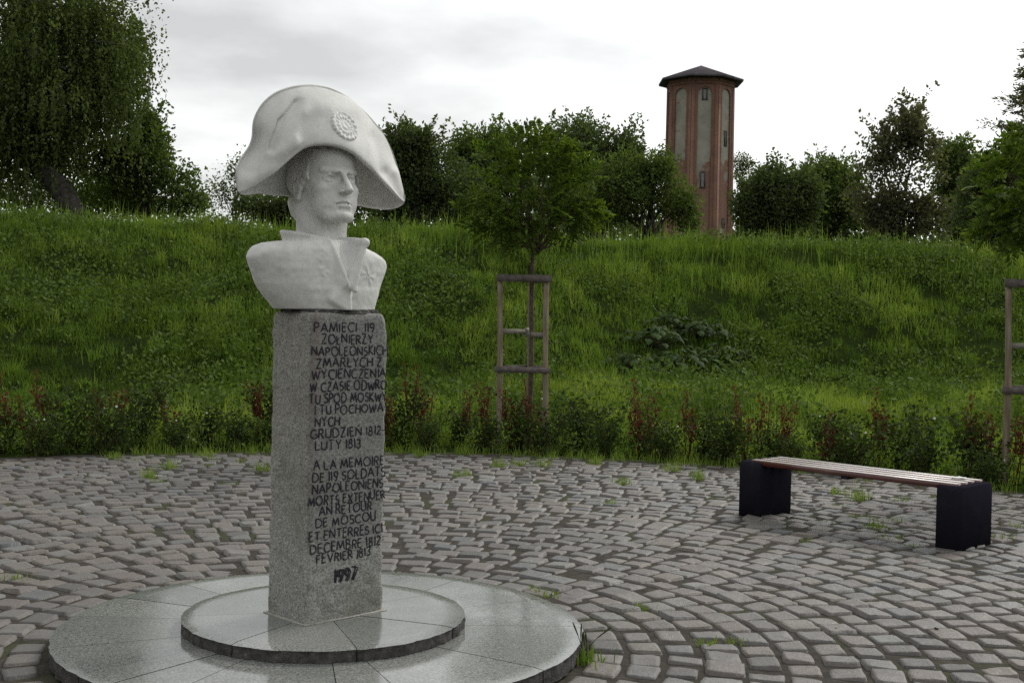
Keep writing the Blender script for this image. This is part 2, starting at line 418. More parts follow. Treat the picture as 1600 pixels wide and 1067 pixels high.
def berm_h(x):                     # height of the embankment crest along x
    return np.interp(x, [-40, -11, -5.7, 0, 5.7, 8.5, 11.5, 40], [3.45, 3.40, 3.30, 3.34, 3.32, 3.26, 3.06, 2.8])
def sstep(t):
    t = np.clip(t, 0, 1); return t*t*(3-2*t)
def terrain_z(x, y):
    x = np.asarray(x, float); y = np.asarray(y, float)
    r = np.hypot(x-CX, y-CY)
    foot = np.interp(x, [-12, -3, 3, 14], [16.5, 18.2, 20.2, 20.6])
    crest = foot + np.interp(x, [-12, 0, 14], [9.0, 7.6, 7.0])
    t = (y - foot)/(crest - foot)
    P = np.stack([x, y, np.zeros_like(x)], -1)
    n = fbm(P, .45, 3, 3)*.22 + fbm(P, 1.6, 9, 2)*.06
    rise = sstep((y - 13.5)/6.0)*.42
    s = np.clip(t, 0, 1); s = np.where(s < .12, s*s/.24, np.where(s > .86, 1 - (1-s)**2/.28, s - .06 + (s-.12)*0.0))
    s = np.clip(np.where((np.clip(t, 0, 1) >= .12) & (np.clip(t, 0, 1) <= .86), .06 + (np.clip(t, 0, 1)-.12)/.74*.87, s), 0, 1)
    z = rise + s*(berm_h(x) - .42)
    z = z - sstep((y - crest - 6)/40)*2.0
    w = sstep((r - 8.2)/2.0)
    damp = np.where(t < 0, .35, 1.0)
    return np.where(r < 8.2, -.06, (z + n*damp)*w - .06*(1-w) + .0)

# terrain: one sheet to the horizon
xs = np.unique(np.concatenate([-np.geomspace(26, 900, 22), np.arange(-25, 25.01, .35), np.geomspace(26, 900, 22)]))
ys = np.unique(np.concatenate([-np.geomspace(12, 500, 14), np.arange(-11, 8, .8), np.arange(8, 36, .35), np.geomspace(37, 1500, 30)]))
gx, gy = np.meshgrid(xs, ys, indexing='ij')
gz = terrain_z(gx, gy)
b = MB(); ni, nj = gx.shape
i, j = np.meshgrid(np.arange(ni-1), np.arange(nj-1), indexing='ij')
b.add(np.stack([gx, gy, gz], -1).reshape(-1, 3), np.stack([i*nj+j, (i+1)*nj+j, (i+1)*nj+j+1, i*nj+j+1], -1).reshape(-1, 4))
tag(b.build('terrain', M['terrain'], smooth=True), kind='structure')

# joint soil of the plaza: a disc just under the stone tops
b = MB()
rr = np.linspace(0, PLAZA_R + .25, 60); aa = np.linspace(0, 2*np.pi, 220, endpoint=False)
A, B = np.meshgrid(rr, aa, indexing='ij')
P = np.stack([CX + A*np.cos(B), CY + A*np.sin(B), np.zeros_like(A)], -1)
P[..., 2] = -.0145 + .0045*fbm(P, 3.5, 5, 3) + .012*sstep((A - PLAZA_R + .3)/.3)
n2 = len(aa); i, j = np.meshgrid(np.arange(len(rr)-1), np.arange(n2), indexing='ij'); j2 = (j+1) % n2
b.add(P.reshape(-1, 3), np.stack([i*n2+j, (i+1)*n2+j, (i+1)*n2+j2, i*n2+j2], -1).reshape(-1, 4))
tag(b.build('plaza_soil', M['soil'], smooth=True), kind='structure')

# cobblestones in rings around the monument
def cobbles():
    C0, C1, C2, C3, T = [], [], [], [], []
    r = 1.30; k = 0
    while r < PLAZA_R - .05:
        pitch = .186 + rng.normal(0, .010)
        n = int(round(2*np.pi*(r + pitch/2)/(.208 + rng.normal(0, .006))))
        off = rng.random()*6.28
        th = off + (np.arange(n) + rng.normal(0, .05, n))/n*2*np.pi
        w = 2*np.pi/n
        gap_t = .0115/(r + .09)
        for t0 in th:
            wl = w*(1 + rng.normal(0, .10)); 
            rin = r + .006 + rng.normal(0, .006); rout = r + pitch - .006 + rng.normal(0, .006)
            t1, t2 = t0 + gap_t, t0 + max(wl - gap_t, .55*w)
            j = lambda s=.0052: rng.normal(0, s)
            C0.append(((rin + j()), t1 + j()/r)); C1.append(((rin + j()), t2 + j()/r)); C2.append(((rout + j()), t2 + j()/r)); C3.append(((rout + j()), t1 + j()/r))
            T.append(rng.random())
        r += pitch; k += 1
    C = [np.array(c) for c in (C0, C1, C2, C3)]
    mid_r = C[0][:, 0]; mid_t = C[0][:, 1]
    X = [np.stack([CX + c[:, 0]*np.cos(c[:, 1]), CY + c[:, 0]*np.sin(c[:, 1])], -1) for c in C]
    T = np.array(T)
    keep = (X[0][:, 1] > -2.5) & (np.abs(X[0][:, 0]) < 1.4 + .75*np.maximum(X[0][:, 1], 0) + 2.2) & (rng.random(len(T)) > .006)
    X = [x[keep] for x in X]; T = T[keep]
    N = len(T); g = 8
    u = np.linspace(-1, 1, g); U, V = np.meshgrid(u, u, indexing='ij')
    U = np.sign(U)*np.abs(U)**.55; V = np.sign(V)*np.abs(V)**.55
    # square -> rounded square
    e = .20
    Ur = U*np.sqrt(1 - e*V*V/2); Vr = V*np.sqrt(1 - e*U*U/2)
    a, c_ = (Ur.ravel() + 1)/2, (Vr.ravel() + 1)/2
    P = (X[0][:, None]*((1-a)*(1-c_))[None, :, None] + X[1][:, None]*((1-a)*c_)[None, :, None] + X[2][:, None]*(a*c_)[None, :, None] + X[3][:, None]*(a*(1-c_))[None, :, None])
    m = np.maximum(np.abs(U), np.abs(V)).ravel()
    rad = (U**2 + V**2).ravel()/2
    top = rng.normal(-.002, .0035, N); tx = rng.normal(0, .0035, N); ty = rng.normal(0, .0035, N)
    dome = rng.uniform(.0, .004, N)
    z = top[:, None] + tx[:, None]*U.ravel() + ty[:, None]*V.ravel() - dome[:, None]*rad - .045*(np.clip((m - .86)/.14, 0, 1)**2.4)[None]
    P3 = np.concatenate([P, z[..., None]], -1)
    P3 += np.stack([vnoise(P3, 26, s) + .6*vnoise(P3, 60, s+7) for s in (1, 2, 3)], -1)*np.array((.0048, .0048, .0026))
    i, j = np.meshgrid(np.arange(g-1), np.arange(g-1), indexing='ij')
    q = np.stack([i*g+j, (i+1)*g+j, (i+1)*g+j+1, i*g+j+1], -1).reshape(-1, 4)
    Q = (q[None] + (np.arange(N)*g*g)[:, None, None]).reshape(-1, 4)
    # patches of alike stones, like deliveries of the same granite
    cen = P3[:, g*g//2 + g//2]
    tone = np.clip(.45*T + .55*(.5 + .75*vnoise(cen*np.array((1, 1, 0)), .35, 12)) , 0, 1)
    tone = np.where(rng.random(N) < .38, rng.random(N), tone)
    b = MB(); b.add(P3.reshape(-1, 3), Q, attr=np.repeat(tone, g*g))
    return b.build('cobblestone_paving', M['cobble'], smooth=True, attr='tone')
tag(cobbles(), kind='structure')

# ------------------------------------------------------------------ round base: two granite discs cut in wedges
def ring_disc(name, r0, r1, z0, z1, cuts, label, rough, core=False, gap=.004, seed=1):
    b = MB(); bs = MB()
    for k in range(len(cuts)):
        a0, a1 = cuts[k], cuts[(k+1) % len(cuts)]
        if a1 <= a0: a1 += 2*np.pi
        n = max(6, int((a1-a0)/.02)); m = 14
        th = np.linspace(a0 + gap/r1/2*1.0, a1 - gap/r1/2, n); ra = np.linspace(r0, r1, m)
        Rr, Th = np.meshgrid(ra, th, indexing='ij')
        outer = Rr >= r1 - 1e-6
        nz = fbm(np.stack([np.cos(Th)*3, np.sin(Th)*3, Th*0], -1), 6, seed, 4)
        Rj = Rr + outer*(rough*nz)
        # keep the joint width constant along the radius
        adj = (gap/2)*(1/np.maximum(Rr, .05) - 1/r1)
        s = np.linspace(1, -1, n)[None, :]
        Th2 = Th + np.where(np.abs(s) > .999, np.sign(s)*adj, 0)
        Z = np.full_like(Rj, z1) - outer*.006 + rng.normal(0, .0006)
        P = np.stack([CX + Rj*np.cos(Th2), CY + Rj*np.sin(Th2), Z], -1)
        i, j = np.meshgrid(np.arange(m-1), np.arange(n-1), indexing='ij')
        b.add(P.reshape(-1, 3), np.stack([i*n+j, (i+1)*n+j, (i+1)*n+j+1, i*n+j+1], -1).reshape(-1, 4))
        # hewn outer side
        L = 7; zz = np.linspace(z1 - .006, z0, L)
        E = P[-1]; side = []
        for q, zq in enumerate(zz):
            pt = E.copy(); d = E[:, :2] - np.array((CX, CY)); d /= np.linalg.norm(d, axis=1)[:, None]
            kk = (0.0 if q == 0 else 1.0)
            off = kk*rough*1.1*(fbm(np.concatenate([E[:, :2], np.full((n, 1), zq)], 1), 26, seed+5, 3) - .35)
            pt[:, :2] += d*off[:, None]; pt[:, 2] = zq; side.append(pt)
        side = np.array(side)
        i, j = np.meshgrid(np.arange(L-1), np.arange(n-1), indexing='ij')
        bs.add(side.reshape(-1, 3), np.stack([i*n+j, (i+1)*n+j, (i+1)*n+j+1, i*n+j+1], -1).reshape(-1, 4))
        for col in (0, -1):      # joint faces
            e = P[:, col]; lo = e.copy(); lo[:, 2] = z0
            v = np.concatenate([e, lo]); bs.add(v, [(q, q+1, m+q+1, m+q) for q in range(m-1)])
    t = empty(name, (CX, CY, 0)); tag(t, *label)
    for mb, nm, mt in ((b, 'polished_top', M['polished']), (bs, 'hewn_edge', M['hewn'])):
        mb.v = [v - np.array((CX, CY, 0)) for v in mb.v]
        mb.build(nm, mt, t, smooth=False)
    return t
V0 = np.array((CX, CY))
def ang(px, py, z):
    x, y = px - 800, py - 533.5
    p = at(px, py, 5.0); d = (p - np.array((0, 0, H))); q = np.array((0, 0, H)) + d*((z - H)/d[2])
    return math.atan2(q[1]-CY, q[0]-CX)
cl_ = [ang(150, 962, .08), ang(110, 1010, .08), ang(180, 1066, .08), ang(522, 1050, .08), ang(600, 1055, .08), ang(840, 1043, .08), ang(900, 978, .08), ang(845, 935, .08), ang(721, 903, .08), ang(200, 934, .08), ang(280, 910, .08), ang(412, 893, .08), ang(560, 893, .08)]
cl_ += [-2.35, -1.95, -1.15]
cl_ = sorted(a % (2*np.pi) for a in cl_)
cl_ = [a for k, a in enumerate(cl_) if k == 0 or a - cl_[k-1] > .1]
ring_disc('lower_base_disc', .55, 1.27, .0, .08, cl_, ('wide lower granite disc of radial slabs lying on the cobbles under the monument', 'stone disc'), .010, seed=3)
cu_ = sorted(a % (2*np.pi) for a in (ang(368, 1003, .14), ang(560, 1015, .14), ang(702, 978, .14), ang(690, 925, .14), ang(290, 962, .14), ang(400, 908, .14)))
ring_disc('upper_base_disc', .02, .687, .081, .14, cu_, ('smaller upper granite disc with a rough dark edge under the inscribed pillar', 'stone disc'), .009, seed=8)

# ------------------------------------------------------------------ granite pillar with its inscription
YAW = R(44.5)
PW, PD, PZ0, PZ1 = .466, .330, .14, 1.612
pillar = tag(empty('granite_pillar', (CX, CY, PZ0), YAW), 'tall grey hammered granite pillar with a black painted inscription under the white bust', 'pillar')
def pillar_mesh():
    b = MB(); h = PZ1 - PZ0
    nz = 120
    per = []
    nx, ny = 36, 28
    xs_ = np.linspace(-PW/2, PW/2, nx); ys_ = np.linspace(-PD/2, PD/2, ny)
    for x in xs_[:-1]: per.append((x, -PD/2, 0, -1))
    for y in ys_[:-1]: per.append((PW/2, y, 1, 0))
    for x in xs_[::-1][:-1]: per.append((x, PD/2, 0, 1))
    for y in ys_[::-1][:-1]: per.append((-PW/2, y, -1, 0))
    per = np.array(per); n = len(per)
    Z = np.linspace(0, h, nz)
    P = np.zeros((nz, n, 3)); P[..., 0] = per[:, 0]; P[..., 1] = per[:, 1]; P[..., 2] = Z[:, None]
    N = np.zeros_like(P); N[..., 0] = per[:, 2]; N[..., 1] = per[:, 3]
    rough = np.where((per[:, 3] == -1)[None, :] & (Z[:, None] > .262), .0014, .006)
    rough = np.where((per[:, 3] == -1)[None, :] & (Z[:, None] <= .262), .012, rough)
    rough = np.where((per[:, 3] == -1)[None, :] & (np.abs(per[:, 0] + .03)[None, :] < .10) & (np.abs(Z[:, None] - .205) < .055), .0012, rough)
    disp = fbm(P, 26, 4, 4)*rough + fbm(P, 5, 44, 2)*np.where(rough < .002, .0008, .003)
    P += N*disp[..., None]
    # worn, chipped arrises
    cx = np.minimum(PW/2 - np.abs(per[:, 0]), PD/2 - np.abs(per[:, 1])) * 0
    d_e = np.hypot(PW/2 - np.abs(per[:, 0]), PD/2 - np.abs(per[:, 1]))
    chip = np.clip(1 - d_e/.022, 0, 1)[None, :]*(.006 + .009*np.clip(fbm(P, 14, 21, 3) + .25, 0, 1))
    P[..., 0] -= np.sign(per[:, 0])*chip; P[..., 1] -= np.sign(per[:, 1])*chip
    tp = np.clip(1 - (h - Z)/.035, 0, 1)**2*.012
    tpn = tp[:, None]*(1 + .8*fbm(P, 9, 31, 3))
    P[..., 0] -= np.sign(per[:, 0])*tpn*(np.abs(per[:, 0]) > PW/2-.03); P[..., 1] -= np.sign(per[:, 1])*tpn*(np.abs(per[:, 1]) > PD/2-.03)
    # broken upper corner beside the bust's far shoulder
    cc_ = np.array((PW/2, -PD/2, h)); dd = np.linalg.norm((P - cc_)*np.array((1, 1, .55)), axis=-1)
    k = np.clip(1 - dd/.06, 0, 1)*.016
    P[..., 0] -= k; P[..., 2] -= k*.6
    i, j = np.meshgrid(np.arange(nz-1), np.arange(n), indexing='ij'); j2 = (j+1) % n
    b.add(P.reshape(-1, 3), np.stack([i*n+j, i*n+j2, (i+1)*n+j2, (i+1)*n+j], -1).reshape(-1, 4), polys=[[(nz-1)*n + q for q in range(n)]])
    return b.build('shaft', M['pillar'], pillar, smooth=True)
pillar_mesh()
b = MB(); b.box((0, 0, .003), (PW + .022, PD + .022, .006)); b.build('mortar_joint', M['mortar'], pillar)

def arc(cx, cy, rx, ry, a0, a1, n=9):
    return [(cx + rx*math.cos(math.radians(a0 + (a1-a0)*i/n)), cy + ry*math.sin(math.radians(a0 + (a1-a0)*i/n))) for i in range(n+1)]
# hand cut capitals as strokes: (width, strokes), height 1
GL = {
 'A': (.72, [[(0, 0), (.36, 1), (.72, 0)], [(.14, .36), (.58, .36)]]),
 'B': (.52, [[(0, 0), (0, 1)], [(0, 1)] + arc(.18, .77, .27, .23, 90, -90) + [(0, .54)], [(0, .54)] + arc(.20, .27, .32, .27, 90, -90) + [(0, 0)]]),
 'C': (.66, [arc(.42, .5, .42, .5, 50, 310, 14)]),
 'D': (.70, [[(0, 0), (0, 1)], [(0, 1)] + arc(.18, .5, .52, .5, 90, -90, 12) + [(0, 0)]]),
 'E': (.46, [[(.46, 1), (0, 1), (0, 0), (.46, 0)], [(0, .54), (.38, .54)]]),
 'F': (.44, [[(.44, 1), (0, 1), (0, 0)], [(0, .52), (.36, .52)]]),
 'G': (.72, [arc(.42, .5, .42, .5, 50, 340, 14) + [(.80, .46), (.52, .46)]]),
 'H': (.62, [[(0, 0), (0, 1)], [(.62, 0), (.62, 1)], [(0, .53), (.62, .53)]]),
 'I': (.05, [[(.02, 0), (.02, 1)]]),
 'K': (.54, [[(0, 0), (0, 1)], [(.50, 1), (.02, .47), (.56, 0)]]),
 'L': (.44, [[(0, 1), (0, 0), (.44, 0)]]),
 'M': (.86, [[(0, 0), (.14, 1), (.43, .18), (.72, 1), (.86, 0)]]),
 'N': (.66, [[(0, 0), (0, 1), (.66, 0), (.66, 1)]]),
 'O': (.84, [arc(.42, .5, .42, .5, 90, 450, 18)]),
 'P': (.48, [[(0, 0), (0, 1)], [(0, 1)] + arc(.20, .74, .28, .26, 90, -90) + [(0, .48)]]),
 'R': (.52, [[(0, 0), (0, 1)], [(0, 1)] + arc(.20, .75, .28, .25, 90, -90) + [(0, .50)], [(.20, .50), (.54, 0)]]),
 'S': (.48, [arc(.25, .75, .22, .25, 40, 240, 8) + arc(.23, .27, .25, .27, 80, -140, 9)]),
 'T': (.58, [[(0, 1), (.58, 1)], [(.29, 1), (.29, 0)]]),
 'U': (.62, [[(0, 1), (0, .32)] + arc(.31, .31, .31, .31, 180, 360, 9) + [(.62, 1)]]),
 'V': (.66, [[(0, 1), (.33, 0), (.66, 1)]]),
 'W': (.92, [[(0, 1), (.24, 0), (.46, .82), (.68, 0), (.92, 1)]]),
 'X': (.60, [[(0, 0), (.60, 1)], [(0, 1), (.60, 0)]]),
 'Y': (.60, [[(0, 1), (.30, .46), (.60, 1)], [(.30, .46), (.30, 0)]]),
 'Z': (.56, [[(.02, 1), (.56, 1), (0, 0), (.56, 0)]]),
 '-': (.22, [[(0, .46), (.22, .46)]]),
 '1': (.10, [[(0, .84), (.10, 1), (.10, 0)]]),
 '2': (.46, [arc(.22, .75, .22, .25, 160, -30, 8) + [(0, 0), (.46, 0)]]),
 '3': (.44, [arc(.20, .76, .21, .24, 150, -80, 8) + arc(.20, .26, .24, .27, 80, -150, 9)]),
 '7': (.46, [[(0, 1), (.46, 1), (.14, 0)]]),
 '8': (.44, [arc(.22, .76, .18, .24, -90, 270, 14), arc(.22, .26, .22, .26, 90, 450, 14)]),
 '9': (.46, [arc(.23, .71, .22, .28, -20, 340, 14), [(.45, .70), (.38, .28), (.20, 0)]]),
}
GL['Ł'] = (.46, [[(.06, 1), (.06, 0), (.48, 0)], [(-.08, .40), (.28, .66)]])
GL['Ń'] = (.66, GL['N'][1] + [[(.26, 1.14), (.42, 1.32)]])
GL['É'] = (.46, GL['E'][1] + [[(.16, 1.12), (.32, 1.30)]])
LINES = [('PAMIECI  119', 511, 494, 580), ('ZOŁNIERZY', 529, 505, 578), ('NAPOLEONSKICH', 547, 490, 600), ('ZMARŁYCH Z', 565, 497, 591), ('WYCIENCZENIA', 582, 490, 597), ('W CZASIE ODWRO', 601, 486, 601), ('TU SPOD MOSKWY', 619, 486, 602), ('I TU POCHOWA-', 636, 495, 599), ('NYCH', 654, 495, 530), ('GRUDZIEŃ 1812-', 672, 488, 595), ('LUTY 1813', 690, 496, 560),
         ('A LA MEMOIRE', 720, 493, 594), ('DE 119 SOLDATS', 738, 491, 597), ('NAPOLÉONIENS', 756, 491, 593), ('MORTS EXTENUER', 774, 483, 596), ('AN RETOUR', 790, 501, 576), ('DE MOSCOU', 807, 496, 582), ('ET ENTERRES ICI', 827, 486, 592), ('DECEMBRE 1812-', 846, 488, 594), ('FEVRIER 1813', 862, 497, 574)]
def inscription():
    b = MB(); yf = -PD/2 - .0013
    def put(text, yphoto, x0, x1, cap, r=.0037, jit=1.0, sh=0.0):
        z = (489 - yphoto)/320 + (PZ1 - PZ0) - cap/2
        # face runs from x=488 (near edge) to x=602 (far edge, a little smaller by distance)
        u0, u1 = [-PW/2 + PW*(np.clip((x - (488 - (yphoto-489)*.017))/(602.0-488), 0.01, .985))**1.04 for x in (x0, x1)]
        tot = sum(.34 if ch == ' ' else GL[ch][0] + .24 for ch in text) - .24
        sx = (u1 - u0)/tot; u = u0
        for ch in text:
            if ch == ' ': u += .34*sx; continue
            w, strokes = GL[ch]; an = random.gauss(0, .04)*jit; k = 1 + random.gauss(0, .05)*jit; dz = random.gauss(0, .0018)*jit
            for st in strokes:
                p = np.array(st, float) + np.array([(random.gauss(0, .018)*jit, random.gauss(0, .018)*jit) for _ in st])
                # finer points along the stroke, a slight tremor of the chisel
                q = [p[0]]
                for a_, c_ in zip(p[:-1], p[1:]):
                    m = max(1, int(np.linalg.norm(c_ - a_)/.16))
                    q += [a_ + (c_ - a_)*(i+1)/m for i in range(m)]
                q = np.array(q); x, y = q[:, 0]*sx, q[:, 1]*cap*k
                x, y = x*math.cos(an) - y*math.sin(an) + sh*y, x*math.sin(an) + y*math.cos(an)
                P = np.stack([u + x, np.full(len(x), yf), z + y + dz], 1)
                tr = fbm(P, 90, 7, 2)*.0011; P[:, 0] += tr; P[:, 2] += fbm(P, 90, 17, 2)*.0011
                rr_ = r*(1 + .35*fbm(P, 70, 27, 2))*np.where((np.arange(len(x)) == 0) | (np.arange(len(x)) == len(x)-1), .75, 1.0)
                v0 = b.n; b.tube(P, rr_, 6)
                V = b.v[-1]; V[:, 1] = yf + (V[:, 1] - yf)*.55
            u += (w + .24)*sx
    for t, y, a, c in LINES: put(t, y, a, c, .0425)
    put('1997', 892, 521, 552, .062, .0046, .6, .12)
    put('1997', 893, 523, 554, .060, .0036, .6, .14)
    return b.build('inscription', M['letter'], pillar)
inscription()
# ================================================================== the white bust
def surface_nets(F, o, h):
    nx, ny, nz = F.shape
    Sg = F < 0
    cs = (nx-1, ny-1, nz-1)
    acc = np.zeros(cs + (3,), np.float32); cnt = np.zeros(cs, np.float32)
    def corner(A, d): return A[d[0]:d[0]+cs[0], d[1]:d[1]+cs[1], d[2]:d[2]+cs[2]]
    for ax in range(3):
        oth = [k for k in range(3) if k != ax]
        for p in (0, 1):
            for q in (0, 1):
                d0 = [0, 0, 0]; d0[oth[0]] = p; d0[oth[1]] = q; d1 = list(d0); d1[ax] = 1
                f0, f1 = corner(F, d0), corner(F, d1)
                m = corner(Sg, d0) != corner(Sg, d1)
                idx = np.nonzero(m)
                t = f0[idx]/(f0[idx] - f1[idx])
                for k in range(3): acc[idx[0], idx[1], idx[2], k] += (t if k == ax else d0[k])
                cnt[idx] += 1
    act = cnt > 0
    ids = -np.ones(cs, np.int64); ids[act] = np.arange(act.sum())
    I = np.argwhere(act)
    V = (I + acc[act]/cnt[act][:, None])*h + np.asarray(o)
    Q = []
    for ax in range(3):
        a1, a2 = (ax+1) % 3, (ax+2) % 3
        n = [nx, ny, nz]
        sl0 = [slice(1, n[k]-1) for k in range(3)]; sl0[ax] = slice(0, n[ax]-1)
        sl1 = list(sl0); sl1[ax] = slice(1, n[ax])
        s0, s1 = Sg[tuple(sl0)], Sg[tuple(sl1)]
        E_ = np.argwhere(s0 != s1); 
        if not len(E_): continue
        inside0 = s0[tuple(E_.T)]
        base = E_ + np.array([1 if k != ax else 0 for k in range(3)])
        def cid(d1, d2):
            c = base.copy(); c[:, a1] += d1; c[:, a2] += d2
            return ids[tuple(c.T)]
        q = np.stack([cid(-1, -1), cid(0, -1), cid(0, 0), cid(-1, 0)], 1)
        q[~inside0] = q[~inside0][:, ::-1]
        Q.append(q)
    return V, np.concatenate(Q)

class Field:
    def __init__(s, lo, hi, h):
        s.h = h; s.lo = np.array(lo, float)
        n = [int((b-a)/h)+1 for a, b in zip(lo, hi)]
        s.X, s.Y, s.Z = np.meshgrid(*[lo[k] + h*np.arange(n[k]) for k in range(3)], indexing='ij')
        s.X, s.Y, s.Z = (A.astype(np.float32) for A in (s.X, s.Y, s.Z))
        s.F = np.full(s.X.shape, 9.0, np.float32)
    def ell(s, c, r):
        x, y, z = (s.X-c[0])/r[0], (s.Y-c[1])/r[1], (s.Z-c[2])/r[2]
        k0 = np.sqrt(x*x+y*y+z*z) + 1e-6
        k1 = np.sqrt((x/r[0])**2+(y/r[1])**2+(z/r[2])**2) + 1e-6
        return k0*(k0-1)/k1
    def cap(s, a, b_, ra, rb=None):
        rb = ra if rb is None else rb
        a = np.array(a, float); b_ = np.array(b_, float); d = b_-a
        t = np.clip(((s.X-a[0])*d[0] + (s.Y-a[1])*d[1] + (s.Z-a[2])*d[2])/(d@d + 1e-9), 0, 1)
        return np.sqrt((s.X-a[0]-t*d[0])**2 + (s.Y-a[1]-t*d[1])**2 + (s.Z-a[2]-t*d[2])**2) - (ra + (rb-ra)*t)
    def tri(s, a, b_, c, r):
        a, b_, c = (np.array(v, float) for v in (a, b_, c))
        n = np.cross(b_-a, c-a); 
        P = np.stack([s.X, s.Y, s.Z], -1).reshape(-1, 3)
        def seg(p, q):
            d = q-p; w = P-p; t = np.clip(w@d/(d@d), 0, 1); return ((w - t[:, None]*d)**2).sum(1)
        ins = np.ones(len(P), bool)
        for p, q in ((a, b_), (b_, c), (c, a)): ins &= ((P-p) @ np.cross(n, q-p)) >= 0
        dp = (((P-a)@n)**2)/(n@n)
        d = np.where(ins, dp, np.minimum(np.minimum(seg(a, b_), seg(b_, c)), seg(c, a)))
        return (np.sqrt(d) - r).reshape(s.X.shape).astype(np.float32)
    def u(s, d, k=.02):
        if k <= 0: s.F = np.minimum(s.F, d); return
        h_ = np.clip(.5 + .5*(s.F-d)/k, 0, 1); s.F = s.F*(1-h_) + d*h_ - k*h_*(1-h_)
    def sub(s, d, k=.01):
        d = -d; h_ = np.clip(.5 - .5*(s.F-d)/k, 0, 1); s.F = s.F*(1-h_) + d*h_ + k*h_*(1-h_)
    def P(s): return np.stack([s.X, s.Y, s.Z], -1)

BZ = PZ1 + .012
bust = tag(empty('stone_bust', (CX, CY, BZ), YAW), 'white stone bust of an officer in bicorne hat and open coat on the pillar', 'bust')
HEAD_YAW = R(-5)
def proj(P, yaw=0.0, org=None):
    """statue frame -> photo pixel"""
    P = np.asarray(P, float); a = YAW + yaw; ca, sa = math.cos(a), math.sin(a)
    Wd = np.stack([CX + P[..., 0]*ca - P[..., 1]*sa, CY + P[..., 0]*sa + P[..., 1]*ca, BZ + P[..., 2] - H], -1)
    cp, sp = math.cos(PITCH), math.sin(PITCH)
    dep = Wd[..., 1]*cp - Wd[..., 2]*sp; up = Wd[..., 1]*sp + Wd[..., 2]*cp
    xr, yr = Wd[..., 0]/dep*FPX, -up/dep*FPX
    c, s = math.cos(ROLL), math.sin(ROLL)
    return 800 + c*xr - s*yr, 533.5 + s*xr + c*yr
def unproj(px, py, y, yaw=0.0):
    """where the outline seen at a photo pixel lies on the statue's own plane y = const"""
    d = at(px, py, 1.0) - np.array((0, 0, H)); a = YAW + yaw; ca, sa = math.cos(a), math.sin(a)
    # -sa*(t*dx-CX) + ca*(t*dy-CY) = y
    t = (y - sa*CX + ca*CY)/(-sa*d[0] + ca*d[1])
    p = np.array((0, 0, H)) + t*d; qx, qy = p[0]-CX, p[1]-CY
    return (qx*ca + qy*sa, y, p[2]-BZ)
HEAD_T = (-.022, .026, -.042); HEAD_PITCH = R(4)
def rot_head(V, c=(0, .02)):
    ca, sa = math.cos(HEAD_YAW), math.sin(HEAD_YAW)
    V = V.copy(); V[..., 2] = .45 + (V[..., 2]-.45)*.94
    cp, sp = math.cos(HEAD_PITCH), math.sin(HEAD_PITCH); y, z = V[..., 1]-.05, V[..., 2]-.50
    low = np.clip((V[..., 2]-.30)/.14, 0, 1)
    y2, z2 = y*cp + z*sp, -y*sp + z*cp
    V[..., 1] = .05 + y + (y2-y)*low; V[..., 2] = .50 + z + (z2-z)*low
    V = V + np.array(HEAD_T)
    W_ = V.copy(); x, y = V[..., 0]-c[0], V[..., 1]-c[1]
    W_[..., 0] = c[0] + x*ca - y*sa; W_[..., 1] = c[1] + x*sa + y*ca
    return W_

